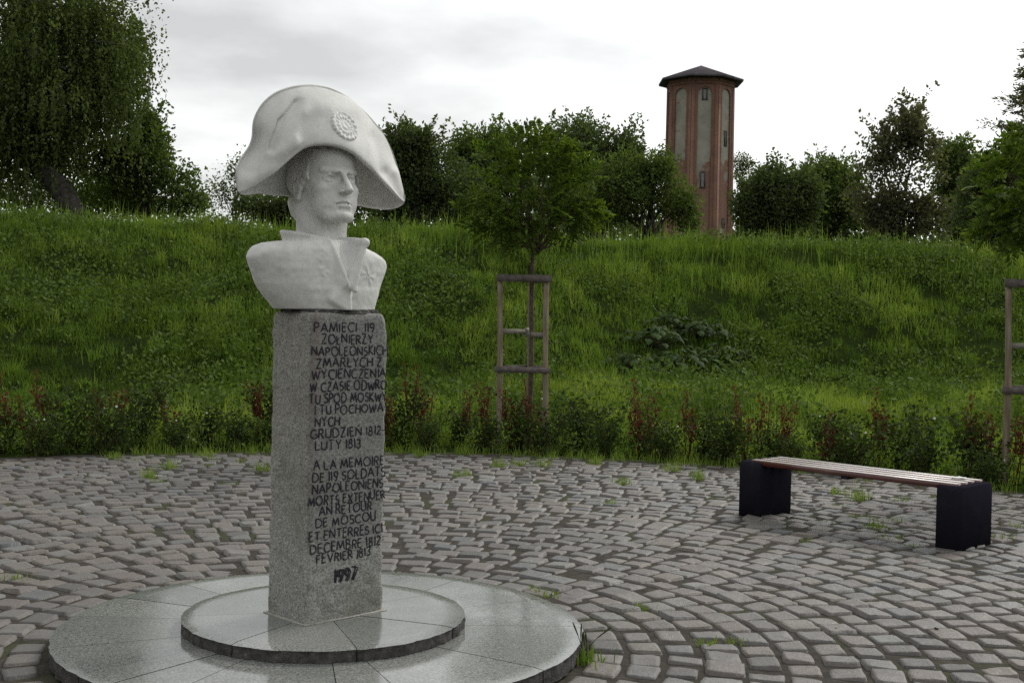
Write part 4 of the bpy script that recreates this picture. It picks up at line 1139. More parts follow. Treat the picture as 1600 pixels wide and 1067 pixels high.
# --- young trees in the guards: umbrella crowns of feathery (pinnate) leaves
def sapling(x, y, htrunk, crown, label, seed, n=620, frond=.30, lean=0.0):
    z0 = float(terrain_z(x, y)); t = tag(empty('young_tree', (x, y, z0)), label, 'tree', 'young trees in timber guards')
    b = MB(); fork = np.array((.02 + lean, .02, htrunk))
    z = np.linspace(-.1, 1, 9); p = np.stack([.015*np.sin(z*5) + lean*z, .01*np.cos(z*4) - .01, z*htrunk], 1); b.tube(p, np.linspace(.036, .026, 9), 9)
    cx_, cy_, cz_, rx, ry, rz_ = crown
    C, d = crown_points([(cx_, cy_, cz_, rx, ry, rz_), (cx_ - rx*.55, cy_, cz_ - rz_*.40, rx*.55, ry*.5, rz_*.32), (cx_ + rx*.6, cy_, cz_ - rz_*.25, rx*.5, ry*.5, rz_*.35), (cx_ + rx*.1, cy_, cz_ + rz_*.45, rx*.6, ry*.6, rz_*.6)], n, .25)
    keep = C[:, 2] > htrunk - .12 + .30*np.exp(-(np.hypot(C[:, 0], C[:, 1])/.35)**2)
    C, d = C[keep], d[keep]
    for q in rng.choice(len(C), 34, replace=False):
        limb(b, fork, C[q], .015, .003, sag=.05, wob=.25, n=5)
    b.build('trunk', M['youngbark'], t, smooth=True)
    b = MB(); n = len(C); m = 13
    ax = unit(np.stack([C[:, 0] - cx_, C[:, 1] - cy_, (C[:, 2] - (cz_ - .55*rz_))*.9], 1) + rng.normal(0, .45, (n, 3)))
    Lf = frond*rng.uniform(.6, 1.35, n)
    side = unit(np.cross(ax, np.array((0, 0, 1.0)) + rng.normal(0, .5, (n, 3))))
    for j in range(m):
        f = (j + 1)/m
        pos = C + ax*(Lf*f)[:, None] - np.array((0, 0, 1.0))*(Lf*.30*f*f)[:, None]
        for s_ in ((1,) if j == m-1 else (-1, 1)):
            dd = side*s_*(.95 if j < m-1 else 0) + ax*(.45 if j < m-1 else 1.0) + np.array((0, 0, -.22))
            LL = (Lf*.36*(1 - .45*abs(f - .5)))[:, None]; dd = unit(dd + rng.normal(0, .14, (n, 3)))
            nn = unit(np.cross(dd, ax)); ww = unit(np.cross(nn, dd))*LL*.17
            v = np.stack([pos, pos + dd*LL*.5 + ww, pos + dd*LL, pos + dd*LL*.5 - ww], 1)
            b.add(v.reshape(-1, 3), np.arange(4*n).reshape(n, 4))
    b.build('crown', M['sapling'], t)
s_ = 14.9/FPX
sapling(G1[0] + .09, G1[1] + .02, 2.42, (-.02, 0, 3.14, .75, .66, .78), 'young feathery tree held by straps in the timber guard between bust and bench', 1, n=680, frond=.23, lean=.03)
s_ = 12.65/FPX
sapling(G2[0] + .10, G2[1] + .02, 2.35, (.18, 0, 3.16, .80, .75, .72), 'young feathery tree in the guard past the bench, bright green at the photo edge', 2, n=620, frond=.25)

# --- weeping birch with a leaning stem on the embankment
def birch():
    d = 33.0; base = at(118, 318, d); base[2] = float(terrain_z(base[0], base[1])) - .1
    t = tag(empty('weeping_birch', base), 'large weeping birch with a leaning stem and hanging strands on the embankment', 'tree')
    b = MB(); s = d/FPX
    def wp(px, py, dd=0.0): return at(px, py, d + dd) - base
    stem = np.array([wp(122, 345), wp(95, 295), wp(60, 262, .3), wp(25, 235, .5), wp(5, 190, .8), wp(0, 120, .8), wp(20, 40, .8), wp(60, -60, .6), wp(80, -130, .4)])
    b.tube(stem, [.34, .31, .27, .25, .22, .19, .15, .08, .04], 10)
    br = [((60, 262, .3), (38, 130, -.6)), ((25, 235, .5), (-70, 60, .8)), ((5, 190, .8), (-120, 120, 1.5)), ((5, 150, .8), (120, 95, -1.4)), ((0, 120, .8), (165, 15, -.4)), ((20, 40, .8), (172, -35, .6)), ((0, 120, .8), (205, 75, -.8)), ((20, 40, .8), (150, 30, 1.2)), ((5, 190, .8), (190, 150, -.8)), ((5, 190, .8), (90, 170, -1.2)), ((0, 120, .8), (60, 80, -1.4)), ((20, 40, .8), (90, 10, -1.2)), ((20, 40, .8), (-60, -60, 1.5)), ((60, -60, .6), (150, -100, 1.0)), ((25, 235, .5), (100, 115, 1.6)), ((5, 190, .8), (150, 130, 1.8)), ((20, 40, .8), (208, 55, 1.5)), ((0, 120, .8), (185, 110, 0.5)), ((60, 262, .3), (120, 190, 2.2)), ((10, 200, .6), (-60, 190, -1.6)), ((40, 250, .3), (-20, 205, -1.6))]
    tips = []
    for a, c in br:
        p = limb(b, wp(*a), wp(*c), .085, .02, sag=.10, seg=9, wob=.35, n=6); tips.append(p[2:])
        for q in range(3):
            k = rng.integers(2, 8); e = p[k] + np.array((rng.normal(0, .9), rng.normal(0, 1.2), rng.uniform(.0, .9))); pp = limb(b, p[k], e, .03, .008, sag=.12, seg=6, wob=.3, n=4); tips.append(pp)
    b.build('trunk', M['birchbark'], t, smooth=True)
    pts = np.concatenate(tips)
    edge = np.array([wp(x_, y_, d_) for x_, y_, d_ in ((205, 75, -.8), (208, 55, 1.5), (196, 66, .6), (185, 110, .5), (190, 150, -.8), (172, 20, 0), (180, 45, .5), (170, 80, 0), (160, 120, .3), (150, 150, .3), (188, 90, .2))])
    pts = np.concatenate([pts, np.repeat(edge, 7, 0)])
    b = MB()
    n = 3400
    st = pts[rng.integers(0, len(pts), n)] + rng.normal(0, .33, (n, 3))*np.array((1, 1.3, .9))
    Ls = rng.gamma(3.0, .38, n).clip(.4, 2.6)
    m = 26
    f = np.linspace(0, 1, m)
    sway = rng.normal(0, .10, (n, 1, 2))
    P = np.zeros((n, m, 3)); P[:] = st[:, None]
    P[..., 2] -= Ls[:, None]*f[None]; P[..., :2] += sway*np.sin(f*2.2)[None, :, None]*Ls[:, None, None]
    P += rng.normal(0, .035, P.shape)
    ok = P[..., 2] > .25
    P = P[ok]
    add_leaves(b, P, .105, .62, np.tile(np.array((0, 0, -1.0)), (len(P), 1)), spread=.55)
    q = rng.normal(size=(16000, 3)); base_pts = pts[rng.integers(0, len(pts), 16000)] + q*.38
    add_leaves(b, base_pts[base_pts[:, 2] > .3], .085, .62)
    b.build('crown', M['birch'], t)
birch()

def tz(px, py, d):
    p = at(px, py, d); p[2] = float(terrain_z(p[0], p[1])); return p
# --- trees beyond the embankment, each its own crown
BG = 'trees beyond the embankment'
broad_tree('bushy_tree', tz(225, 330, 35), [lobe(205, 270, 35, 48, 62), lobe(240, 262, 35, 38, 58), lobe(272, 300, 35, 38, 42), lobe(180, 310, 36, 60, 38), lobe(232, 215, 35, 20, 34), lobe(300, 318, 35, 24, 22)], 210, 70, .40, .12, 'broad', 'bushy broadleaf tree between the weeping birch and the bust, on the embankment', BG, .12, extra_twigs=60)
broad_tree('bushy_tree', tz(60, 330, 44), [lobe(20, 300, 44, 60, 44), lobe(100, 290, 44, 70, 60), lobe(160, 310, 44, 50, 40), lobe(-40, 280, 44, 50, 60)], 120, 60, .6, .15, 'dark', 'dark low tree seen under the hanging strands of the weeping birch', BG, .15)
broad_tree('thin_birch', tz(372, 335, 52), [lobe(350, 305, 52, 22, 30), lobe(374, 285, 52, 20, 46), lobe(394, 300, 52, 20, 38), lobe(333, 318, 52, 12, 20)], 46, 46, .5, .13, 'birch', 'thin open birch just left of the bust hat, leaves with sky between', BG, .08, aspect=.5, flat=1.2)
broad_tree('dark_tree', tz(425, 340, 50), [lobe(425, 322, 50, 50, 26), lobe(470, 320, 50, 40, 28), lobe(500, 318, 50, 40, 30), lobe(400, 330, 50, 26, 18), lobe(560, 320, 50, 40, 26)], 130, 60, .55, .16, 'dark', 'low dark tree behind the neck and hat brim of the bust', BG, .2)
broad_tree('ash_tree', tz(640, 345, 48), [lobe(640, 268, 48, 46, 58), lobe(612, 300, 48, 44, 50), lobe(675, 280, 48, 44, 54), lobe(648, 228, 48, 30, 26), lobe(605, 240, 48, 24, 30), lobe(700, 310, 48, 50, 44)], 260, 66, .55, .16, 'dark', 'tall dark tree just right of the bust hat, top twigs against the sky', BG, .28, extra_twigs=70)
broad_tree('dark_tree', tz(735, 350, 56), [lobe(735, 290, 56, 44, 52), lobe(760, 270, 56, 40, 50), lobe(720, 255, 56, 26, 30), lobe(790, 300, 56, 50, 50), lobe(770, 235, 56, 40, 24)], 230, 60, .62, .18, 'broad', 'dark tree behind the crown of the young tree, on the side towards the bust', BG, .28, extra_twigs=60)
broad_tree('oak_tree', tz(930, 350, 60), [lobe(900, 255, 60, 56, 54), lobe(950, 262, 60, 52, 52), lobe(915, 225, 60, 36, 24), lobe(985, 262, 60, 40, 38), lobe(860, 290, 60, 60, 52), lobe(968, 230, 60, 36, 22), lobe(930, 310, 60, 70, 40)], 300, 62, .68, .19, 'dark', 'broad dark tree behind the young tree, on the side towards the water tower', BG, .35, extra_twigs=50)
broad_tree('willow_tree', tz(1020, 358, 50), [lobe(1008, 290, 50, 38, 54), lobe(1036, 292, 50, 28, 46), lobe(955, 300, 50, 44, 48), lobe(975, 268, 50, 30, 30), lobe(920, 325, 50, 40, 36), lobe(1082, 336, 50, 16, 22), lobe(1056, 318, 50, 30, 36), lobe(985, 320, 50, 40, 38), lobe(1025, 258, 50, 26, 24), lobe(1074, 342, 50, 20, 16)], 220, 64, .50, .14, 'broad', 'grey green bushy tree in front of the foot of the brick water tower', BG, .22, extra_twigs=70)
broad_tree('thin_tree', tz(1166, 362, 142), [lobe(1160, 262, 142, 16, 30), lobe(1174, 285, 142, 20, 26), lobe(1164, 300, 142, 20, 50), lobe(1190, 290, 142, 12, 14)], 60, 50, .8, .25, 'birch', 'thin pale tree peeping out behind the water tower', BG, .15)
broad_tree('dark_tree', tz(1200, 366, 70), [lobe(1198, 320, 70, 36, 46), lobe(1225, 315, 70, 40, 46), lobe(1252, 305, 70, 30, 34), lobe(1176, 330, 70, 24, 36), lobe(1166, 348, 70, 18, 26), lobe(1210, 288, 70, 34, 20), lobe(1245, 335, 70, 34, 36)], 230, 60, .75, .22, 'dark', 'rounded very dark tree beside the water tower', BG, .3, extra_twigs=90)
broad_tree('maple_tree', tz(1290, 370, 76), [lobe(1285, 312, 76, 40, 52), lobe(1300, 280, 76, 30, 24), lobe(1268, 280, 76, 24, 20), lobe(1318, 322, 76, 34, 48), lobe(1345, 340, 76, 30, 40), lobe(1262, 345, 76, 32, 28)], 190, 56, .75, .23, 'broad', 'rounded green tree second from the water tower', BG, .3, extra_twigs=80)
broad_tree('copper_tree', tz(1405, 375, 60), [lobe(1405, 270, 60, 46, 80), lobe(1375, 290, 60, 40, 66), lobe(1440, 285, 60, 40, 66), lobe(1425, 210, 60, 26, 36), lobe(1380, 230, 60, 26, 30), lobe(1360, 330, 60, 36, 44), lobe(1455, 335, 60, 40, 40), lobe(1400, 340, 60, 50, 40)], 170, 50, .62, .20, 'copper', 'tall open reddish green tree with sky glinting between its leaves', BG, .25, aspect=.62, shell=.3, extra_twigs=60)
broad_tree('dark_tree', tz(1495, 380, 64), [lobe(1490, 275, 64, 36, 48), lobe(1510, 300, 64, 30, 44), lobe(1478, 245, 64, 24, 22), lobe(1500, 335, 64, 34, 40)], 170, 56, .66, .2, 'broad', 'dark round tree behind the young tree at the photo edge', BG, .25)
broad_tree('maple_tree', tz(1560, 385, 40), [lobe(1555, 310, 40, 44, 56), lobe(1585, 270, 40, 36, 60), lobe(1535, 345, 40, 36, 36), lobe(1610, 300, 40, 40, 80)], 190, 60, .48, .14, 'dark', 'dark leafy tree just behind the bright young tree at the photo edge', BG, .2, extra_twigs=30)
def spruce():
    d = 38; base = tz(1625, 380, d); t = tag(empty('pine_tree', base), 'ragged conifer with level boughs rising at the photo edge above the young tree', 'tree', BG)
    b = MB(); top = at(1614, 75, d) - base; limb(b, (0, 0, -.3), top, .16, .02, wob=.1)
    bl = MB()
    for k in range(80):
        f = k/80; z = top[2]*(.25 + .75*f); r = (2.9*(1 - f) + .22)*rng.uniform(.5, 1.15); a = rng.uniform(0, 6.28)
        e = np.array((top[0]*f + r*math.cos(a), top[1]*f + r*math.sin(a), z + .18*r)); s0 = np.array((top[0]*f, top[1]*f, z))
        limb(b, s0, e, .025, .006, sag=-.05, wob=.2, n=4)
        tt = rng.uniform(.2, 1, 90)[:, None]; P = s0 + (e - s0)*tt + rng.normal(0, .09, (90, 3)); add_leaves(bl, P, .15, .30, np.tile(unit(e - s0), (90, 1)), spread=.6)
    b.build('trunk', M['bark'], t, smooth=True); bl.build('crown', M['copper'], t)
spruce()
p = tz(45, 330, 32.0)
b = MB(); b.tube(np.array([(0, 0, -.2), (.10, 0, .45), (.22, .02, .95)]), [.035, .035, .03], 8); o = b.build('red_stake', M['red'], smooth=True); o.location = p
tag(o, 'leaning red painted stake in the grass beside the leaning birch stem', 'stake')

# --- the wood far beyond, read as one dark mass between the nearer trunks
b = MB(); n = 5200
px = rng.uniform(-120, 1720, n); hgt = np.interp(px, [-120, 300, 330, 380, 600, 1100, 1150, 1340, 1480, 1720], [60, 40, 8, 30, 105, 100, 82, 96, 88, 110])*(1 + .22*np.sin(px*.031) + .12*np.sin(px*.11 + 1))
dd = rng.uniform(142, 165, n); xx = (px - 800)/FPX*dd; zc = 3.0 + rng.uniform(0, 1, n)*(hgt/FPX*dd + 4.5)
P = np.repeat(np.stack([xx, dd, zc], 1), 14, 0) + rng.normal(0, 1.0, (n*14, 3))
add_leaves(b, P, .75, .6); tag(b.build('far_woods', M['dark']), kind='stuff')

# ================================================================== water tower
def tower():
    d = 130.0; c = at(1092, 250, d); base_z = float(terrain_z(c[0], c[1])) - .3
    t = tag(empty('water_tower', (c[0], c[1], base_z)), 'octagonal red brick water tower with grey arched panels and a low pointed roof', 'tower')
    s = d/FPX; ztop = at(1092, 130, d)[2] - base_z; zap = at(1092, 103, d)[2] - base_z
    Rt, Rb = 53*s, 55.5*s; phi0 = math.radians(-90) - math.atan2(c[0], d)
    def corner(k, z, off=0.0):
        r = Rb + (Rt - Rb)*z/ztop + off/math.cos(math.pi/8)
        a = phi0 + math.radians(-14.2 + 45*k)        # angle of corner k, seen from the camera
        return np.array((r*math.cos(a), r*math.sin(a), z))
    wall, panel = MB(), MB(); uvw, uvp = [], []
    faces = []
    for k in range(8):
        A0, B0 = corner(k, 0), corner(k+1, 0); A1, B1 = corner(k, ztop), corner(k+1, ztop)
        n = np.cross(B0 - A0, A1 - A0); n /= np.linalg.norm(n)
        mid = (A0 + B0)/2
        if n[:2] @ mid[:2] < 0: n = -n
        w0, w1 = np.linalg.norm(B0 - A0), np.linalg.norm(B1 - A1)
        def pt(u, z, dep=0.0, A0=A0, B0=B0, A1=A1, B1=B1, w0=w0, n=n):         # u in metres from the middle of the face
            f = z/ztop; m = ((A0 + B0)/2)*(1-f) + ((A1 + B1)/2)*f; e = (B0 - A0)/w0
            q = m + e*u - n*dep; q[2] = z; return q
        hw = .265*w1; zb = .6; za = ztop - 1.05 - hw; dep = .16
        cur = [(-hw, zb)] + [(-hw, za)] + [(-hw*math.cos(a), za + hw*math.sin(a)) for a in np.linspace(0, math.pi, 17)[1:-1]] + [(hw, za), (hw, zb)]
        hwf = lambda z: (w0 + (w1 - w0)*z/ztop)/2
        # brick frame: strips from the panel outline out to the face border
        outl = [(-hwf(zb), zb), (-hwf(za), za)] + [(-hwf(ztop) + 2*hwf(ztop)*i/16, ztop) for i in range(1, 16)] + [(hwf(za), za), (hwf(zb), zb)]
        outl[2] = (-hwf(ztop)*.999, ztop); outl[-3] = (hwf(ztop)*.999, ztop)
        m = len(cur); V = [pt(u, z) for u, z in cur] + [pt(u, z) for u, z in outl]
        wall.add(V, [(i, i+1, m+i+1, m+i) for i in range(m-1)]); uvw += cur + outl
        lowr = [(-hwf(0), 0), (hwf(0), 0), (hwf(zb), zb), (-hwf(zb), zb)]; wall.add([pt(u, z) for u, z in lowr], [(0, 1, 2, 3)]); uvw += lowr
        V = [pt(u, z) for u, z in cur] + [pt(u, z, dep) for u, z in cur]; wall.add(V, [(i, m+i, m+i+1, i+1) for i in range(m-1)]); uvw += [(u+.1, z) for u, z in cur] + [(u+.3, z) for u, z in cur]
        # corner lesenes slightly proud
        for sg, K in ((-1, k), (1, k+1)):
            u1 = sg*(hwf(0)); u2 = sg*(hwf(0) - .34); u1t, u2t = sg*hwf(ztop-.02), sg*(hwf(ztop-.02) - .34)
            V = [pt(u1, 0, -.055), pt(u2, 0, -.055), pt(u2t, ztop-.75, -.055), pt(u1t, ztop-.75, -.055), pt(u2, 0, 0), pt(u2t, ztop-.75, 0), pt(u1t, ztop-.75, 0)]
            wall.add(V, [(0, 1, 2, 3), (1, 4, 5, 2), (3, 2, 5, 6)]); uvw += [(u1, 0), (u2, 0), (u2t, ztop), (u1t, ztop), (u2+.05, 0), (u2t+.05, ztop), (u1t, ztop+.1)]
        V = [pt(u, z, dep) for u, z in cur]; panel.add(V, polys=[list(range(len(V)))]); uvp += cur
        # corbel course under the eaves
        for q, (za_, zb_, pr) in enumerate(((ztop-.75, ztop-.45, .05), (ztop-.45, ztop-.01, .10))):
            V = [pt(-hwf(za_)*1.01, za_, -pr), pt(hwf(za_)*1.01, za_, -pr), pt(hwf(zb_)*1.01, zb_, -pr), pt(-hwf(zb_)*1.01, zb_, -pr), pt(-hwf(za_), za_, .01), pt(hwf(za_), za_, .01)]
            wall.add(V, [(0, 1, 2, 3), (4, 5, 1, 0)]); uvw += [(-hw, za_), (hw, za_), (hw, zb_), (-hw, zb_), (-hw, za_-.1), (hw, za_-.1)]
        faces.append((pt, dep))
    def uvset(o, uv):
        L = o.data.uv_layers.new(name='uv'); uv = np.array(uv, dtype=np.float32)
        vi = np.zeros(len(o.data.loops), dtype=np.int32); o.data.loops.foreach_get('vertex_index', vi)
        L.data.foreach_set('uv', uv[vi].ravel())
    o = wall.build('wall', M['brick'], t); uvset(o, uvw)
    o = panel.build('plaster_panel', M['plaster'], t); uvset(o, uvp)
    b = MB(); Rv = 67*s
    ze = ztop + .02; Ls = []
    for r, z in ((Rt*.9, ze + .05), (Rv, ze - .12), (Rv + .03, ze + .10), (.06, zap), (.0001, zap + .05)):
        Ls.append([(r/math.cos(0)*math.cos(phi0 + R(-14.2 + 45*k)), r*math.sin(phi0 + R(-14.2 + 45*k)), z) for k in range(8)])
    V = np.array(Ls).reshape(-1, 3); b.add(V, [(i*8 + k, i*8 + (k+1) % 8, (i+1)*8 + (k+1) % 8, (i+1)*8 + k) for i in range(4) for k in range(8)])
    b.build('roof', M['roof'], t)
    # windows in the panels (face index, height in photo px, size in px)
    fr = [(0, 147, 163, 0.0, 6.5), (0, 274, 297, -.05, 6.5), (1, 209, 231, .15, 5.0), (1, 343, 356, 0, 5.5)]
    for k, y0, y1, du, wpx in fr:
        pt, dep = faces[k]; z1, z0 = at(1092, y0, d)[2] - base_z, at(1092, y1, d)[2] - base_z; hw = wpx*s/2*1.2
        b = MB(); th = .11
        def bar(u0, u1, za, zb_):
            V = [pt(u0, za, dep - .01), pt(u1, za, dep - .01), pt(u1, zb_, dep - .01), pt(u0, zb_, dep - .01), pt(u0, za, dep - .10), pt(u1, za, dep - .10), pt(u1, zb_, dep - .10), pt(u0, zb_, dep - .10)]
            b.add(V, [(4, 5, 6, 7), (0, 1, 5, 4), (2, 3, 7, 6), (0, 4, 7, 3), (1, 2, 6, 5)])
        bar(du - hw, du - hw + th, z0, z1); bar(du + hw - th, du + hw, z0, z1); bar(du - hw - .05, du + hw + .05, z0 - .14, z0); bar(du - hw + th, du + hw - th, z1 - th, z1)
        w = b.build('window', M['frame'], t)
        b = MB(); b.add([pt(du - hw + th, z0, dep - .03), pt(du + hw - th, z0, dep - .03), pt(du + hw - th, z1 - th, dep - .03), pt(du - hw + th, z1 - th, dep - .03)], [(0, 1, 2, 3)])
        b.build('pane', M['pane'], w)
tower()
# ================================================================== grass and weeds
def in_view(x, y, m=1.5): return np.abs(x) < .53*y + m + .0*y
def blades(n, yr, height, width, keep=None, name_mask=None, lean=.45, tone=None):
    x = rng.uniform(-1, 1, n*2)*(.53*yr[1] + 2); y = rng.uniform(yr[0], yr[1], n*2)
    k = in_view(x, y) & (np.hypot(x - CX, y - CY) > 9.0 + rng.normal(0, .18, len(x)))
    if keep is not None: k &= keep(x, y)
    x, y = x[k][:n], y[k][:n]; return x, y
def add_blades(b, x, y, z, hgt, wid, lean, tone, az=None, curl=.5):
    n = len(x); a = rng.uniform(0, 2*np.pi, n) if az is None else az
    la = np.abs(rng.normal(0, lean, n)).clip(0, 1.2)
    d = np.stack([np.cos(a), np.sin(a), np.zeros(n)], 1); sa = rng.uniform(0, 2*np.pi, n); s = np.stack([np.cos(sa), np.sin(sa), np.zeros(n)], 1)*(wid/2)[:, None]
    p = np.stack([x, y, z], 1); up = np.array((0, 0, 1.0))
    m = p + up*(hgt*.58*np.cos(la*.6))[:, None] + d*(hgt*.58*np.sin(la*.6))[:, None]
    t = m + up*(hgt*.44*np.cos(la*(1 + curl)))[:, None] + d*(hgt*.48*np.sin(la*(1 + curl)))[:, None]
    V = np.stack([p - s, p + s, m + s*.8, m - s*.8, t], 1).reshape(-1, 3); i = np.arange(n)*5
    b.add(V, np.stack([i, i+1, i+2, i+3], 1), np.stack([i+3, i+2, i+4], 1), attr=np.repeat(tone, 5))
b = MB()
def patch(x, y, sc, seed): return fbm(np.stack([x, y, x*0], -1), sc, seed, 3)
# meadow on the flat and on the slope; clumpy: height and tone follow patches
for n, yr, hs, w in ((105000, (12.5, 20.5), .20, .012), (205000, (18.0, 30.5), .175, .016)):
    x, y = blades(n, yr, hs, w)
    pz = patch(x, y, .8, 31); p2 = patch(x, y, 2.6, 77)
    keep = rng.random(len(x)) < np.clip(.80 + .9*p2, .12, 1); x, y, pz, p2 = x[keep], y[keep], pz[keep], p2[keep]
    h = hs*np.clip(1 + 1.0*p2 + .7*pz, .35, 2.2)*rng.uniform(.55, 1.3, len(x))
    flat = (y < np.interp(x, [-12, -3, 3, 14], [15.5, 17.6, 19.8, 20.2]))
    h = np.where(y > 25, h*1.35, h)
    tone = np.clip(.40 + .75*pz + .30*p2 + np.where(flat, .22, 0) + np.where(flat & (x > 1), .16, 0) + rng.normal(0, .12, len(x)), 0, 1)
    add_blades(b, x, y, terrain_z(x, y) - .03, h, w*rng.uniform(.7, 1.5, len(x)), .62, tone)
# coarse tufts: bunches that stand out of the meadow
nt_ = 1000
cx_, cy_ = blades(nt_, (13.5, 30), 0, 0); m = 22
x = np.repeat(cx_, m) + rng.normal(0, .07, len(cx_)*m); y = np.repeat(cy_, m) + rng.normal(0, .07, len(cx_)*m)
tn = np.repeat(np.clip(rng.normal(.55, .22, len(cx_)), 0, 1), m); hh = np.repeat(rng.uniform(.18, .40, len(cx_)), m)*rng.uniform(.6, 1.1, len(x))
add_blades(b, x, y, terrain_z(x, y) - .02, hh, np.full(len(x), .015), .5, tn)
# thin seed stalks along the crest
x, y = blades(2600, (24.5, 29.5), 0, 0)
add_blades(b, x, y, terrain_z(x, y), rng.uniform(.35, .75, len(x)), np.full(len(x), .010), .18, np.full(len(x), .75))
tag(b.build('meadow_grass', M['grass'], attr='tone'), kind='stuff')
# broad-leaved weeds in patches on the slope
b = MB()
cx_, cy_ = blades(9000, (16.0, 29.5), 0, 0); k = patch(cx_, cy_, .62, 55) + np.clip((cx_ - 2)*.03, 0, .15) + rng.normal(0, .14, len(cx_)) > .06
cx_, cy_ = cx_[k], cy_[k]; m = 20
c = np.stack([cx_, cy_, terrain_z(cx_, cy_) + rng.uniform(.05, .26, len(cx_))], 1)
P = np.repeat(c, m, 0) + rng.normal(0, 1, (len(c)*m, 3))*np.array((.17, .17, .10))
P[:, 2] = np.maximum(P[:, 2], terrain_z(P[:, 0], P[:, 1]) + .02)
add_leaves(b, P, .080, .55, np.tile(np.array((0, -.2, .35)), (len(P), 1)), spread=.8)
tag(b.build('slope_weeds', M['weedleaf']), kind='stuff')
# moss and grass in the joints, mostly out towards the bed
b = MB(); n = 900
r = CX*0 + np.sqrt(rng.uniform(1.5**2, 8.1**2, n)); a = rng.uniform(0, 6.28, n)
x, y = CX + r*np.cos(a), CY + r*np.sin(a)
k = (y > 2) & in_view(x, y, 1.0) & (rng.random(n) < np.clip((r - 3.0)/6.5, .05, 1)**1.6) & (patch(x, y, .5, 91) > -.15); x, y = x[k], y[k]
m = 26; xx = np.repeat(x, m) + rng.normal(0, .055, len(x)*m); yy = np.repeat(y, m) + rng.normal(0, .04, len(x)*m)
add_blades(b, xx, yy, np.full(len(xx), -.02), np.repeat(rng.uniform(.03, .085, len(x)), m)*rng.uniform(.5, 1.2, len(xx)), np.full(len(xx), .0065), .6, np.clip(rng.normal(.72, .15, len(xx)), 0, 1))
# ragged grass fringe along the outer rim of the paving
n = 1900; a = rng.uniform(0, 2*np.pi, n); r = PLAZA_R + .08 + rng.normal(0, .10, n); x, y = CX + r*np.cos(a), CY + r*np.sin(a)
k = (y > 6) & in_view(x, y) & (patch(x, y, 1.1, 17) > -.05); x, y = x[k], y[k]
m = 7; xx = np.repeat(x, m) + rng.normal(0, .03, len(x)*m); yy = np.repeat(y, m) + rng.normal(0, .03, len(x)*m)
add_blades(b, xx, yy, np.full(len(xx), -.03), rng.uniform(.05, .19, len(xx)), np.full(len(xx), .007), .55, np.clip(rng.normal(.68, .2, len(xx)), 0, 1))
tag(b.build('joint_grass', M['grass'], attr='tone'), kind='stuff')
# dry leaves and crumbs blown over the paving
b = MB(); n = 1500; r = np.sqrt(rng.uniform(1.35**2, 8.2**2, n)); a = rng.uniform(0, 6.28, n); x, y = CX + r*np.cos(a), CY + r*np.sin(a)
k = (y > 2) & in_view(x, y, 1.0) & (rng.random(n) < .15 + .85*np.clip((r - 5.5)/2.5, 0, 1)); x, y = x[k], y[k]
add_leaves(b, np.stack([x, y, rng.uniform(.002, .008, len(x))], 1), .026, .6, np.stack([rng.normal(size=len(x)), rng.normal(size=len(x)), rng.uniform(0, .25, len(x))], 1), spread=.05)
tag(b.build('fallen_leaves', M['dryleaf']), kind='stuff')
# small leafy undergrowth that closes the bed between the shrubs
b = MB(); n = 900; a = rng.uniform(.15, 3.3, n); r = rng.uniform(PLAZA_R + .30, PLAZA_R + 1.7, n); x, y = CX + r*np.cos(a), CY + r*np.sin(a)
k = (y > 6) & in_view(x, y); x, y = x[k], y[k]; m = 16
c = np.stack([x, y, rng.uniform(.05, .30, len(x))], 1)
P = np.repeat(c, m, 0) + rng.normal(0, 1, (len(c)*m, 3))*np.array((.12, .12, .09)); P[:, 2] = np.abs(P[:, 2])
add_leaves(b, P, .05, .6, np.tile(np.array((0, 0, .3)), (len(P), 1)), spread=.9)
tag(b.build('bed_undergrowth', M['weedleaf']), kind='stuff')

# ================================================================== shrubs of the bed, red spikes, weeds
def shrub_proto(h, w, seed, flowers):
    t = empty('low_shrub')
    b = MB(); bl = MB(); bf = MB()
    for k in range(16):
        a = rng.uniform(0, 6.28); rr_ = w*rng.uniform(.15, .95); e = np.array((rr_*math.cos(a), rr_*math.sin(a)*.8, h*rng.uniform(.65, 1.1)))
        p = limb(b, (rng.normal(0, .06), rng.normal(0, .06), -.02), e, .007, .003, sag=.08, wob=.3, n=4, seg=6)
        nl = 50; q = p[0] + 0*p[:1]; tt = rng.uniform(.12, 1, nl); seg = tt*5; i0 = seg.astype(int).clip(0, 4); P = p[i0]*(1 - (seg - i0))[:, None] + p[i0+1]*(seg - i0)[:, None]
        P = P + rng.normal(0, .060, P.shape); P[:, 2] = np.maximum(P[:, 2], .02)
        add_leaves(bl, P, .050, .62, np.tile(np.array((0, 0, .3)), (nl, 1)), spread=.9)
    b.build('stem', M['stem'], t); bl.build('foliage', M['shrub'], t)
    if flowers:
        for k in range(flowers):
            a = rng.uniform(0, 6.28); rr_ = w*rng.uniform(.3, 1.0); c = np.array((rr_*math.cos(a), -abs(rr_*math.sin(a)), h*rng.uniform(.45, 1.08)))
            ang_ = np.arange(10)/10*6.283; ra = .016*np.where(np.arange(10) % 2, .55, 1.0)
            bf = MB(); bf.add(np.concatenate([[c], c + np.stack([ra*np.cos(ang_), -.007 + 0*ang_, ra*np.sin(ang_)], 1)]), tris=[(0, 1 + i, 1 + (i + 1) % 10) for i in range(10)])
            bf.build('flower', M['petal'], t)
    return t
protos = [shrub_proto(.62, .42, 1, 2), shrub_proto(.74, .44, 2, 0), shrub_proto(.55, .46, 3, 1), shrub_proto(.66, .38, 4, 0), shrub_proto(.58, .40, 5, 0)]
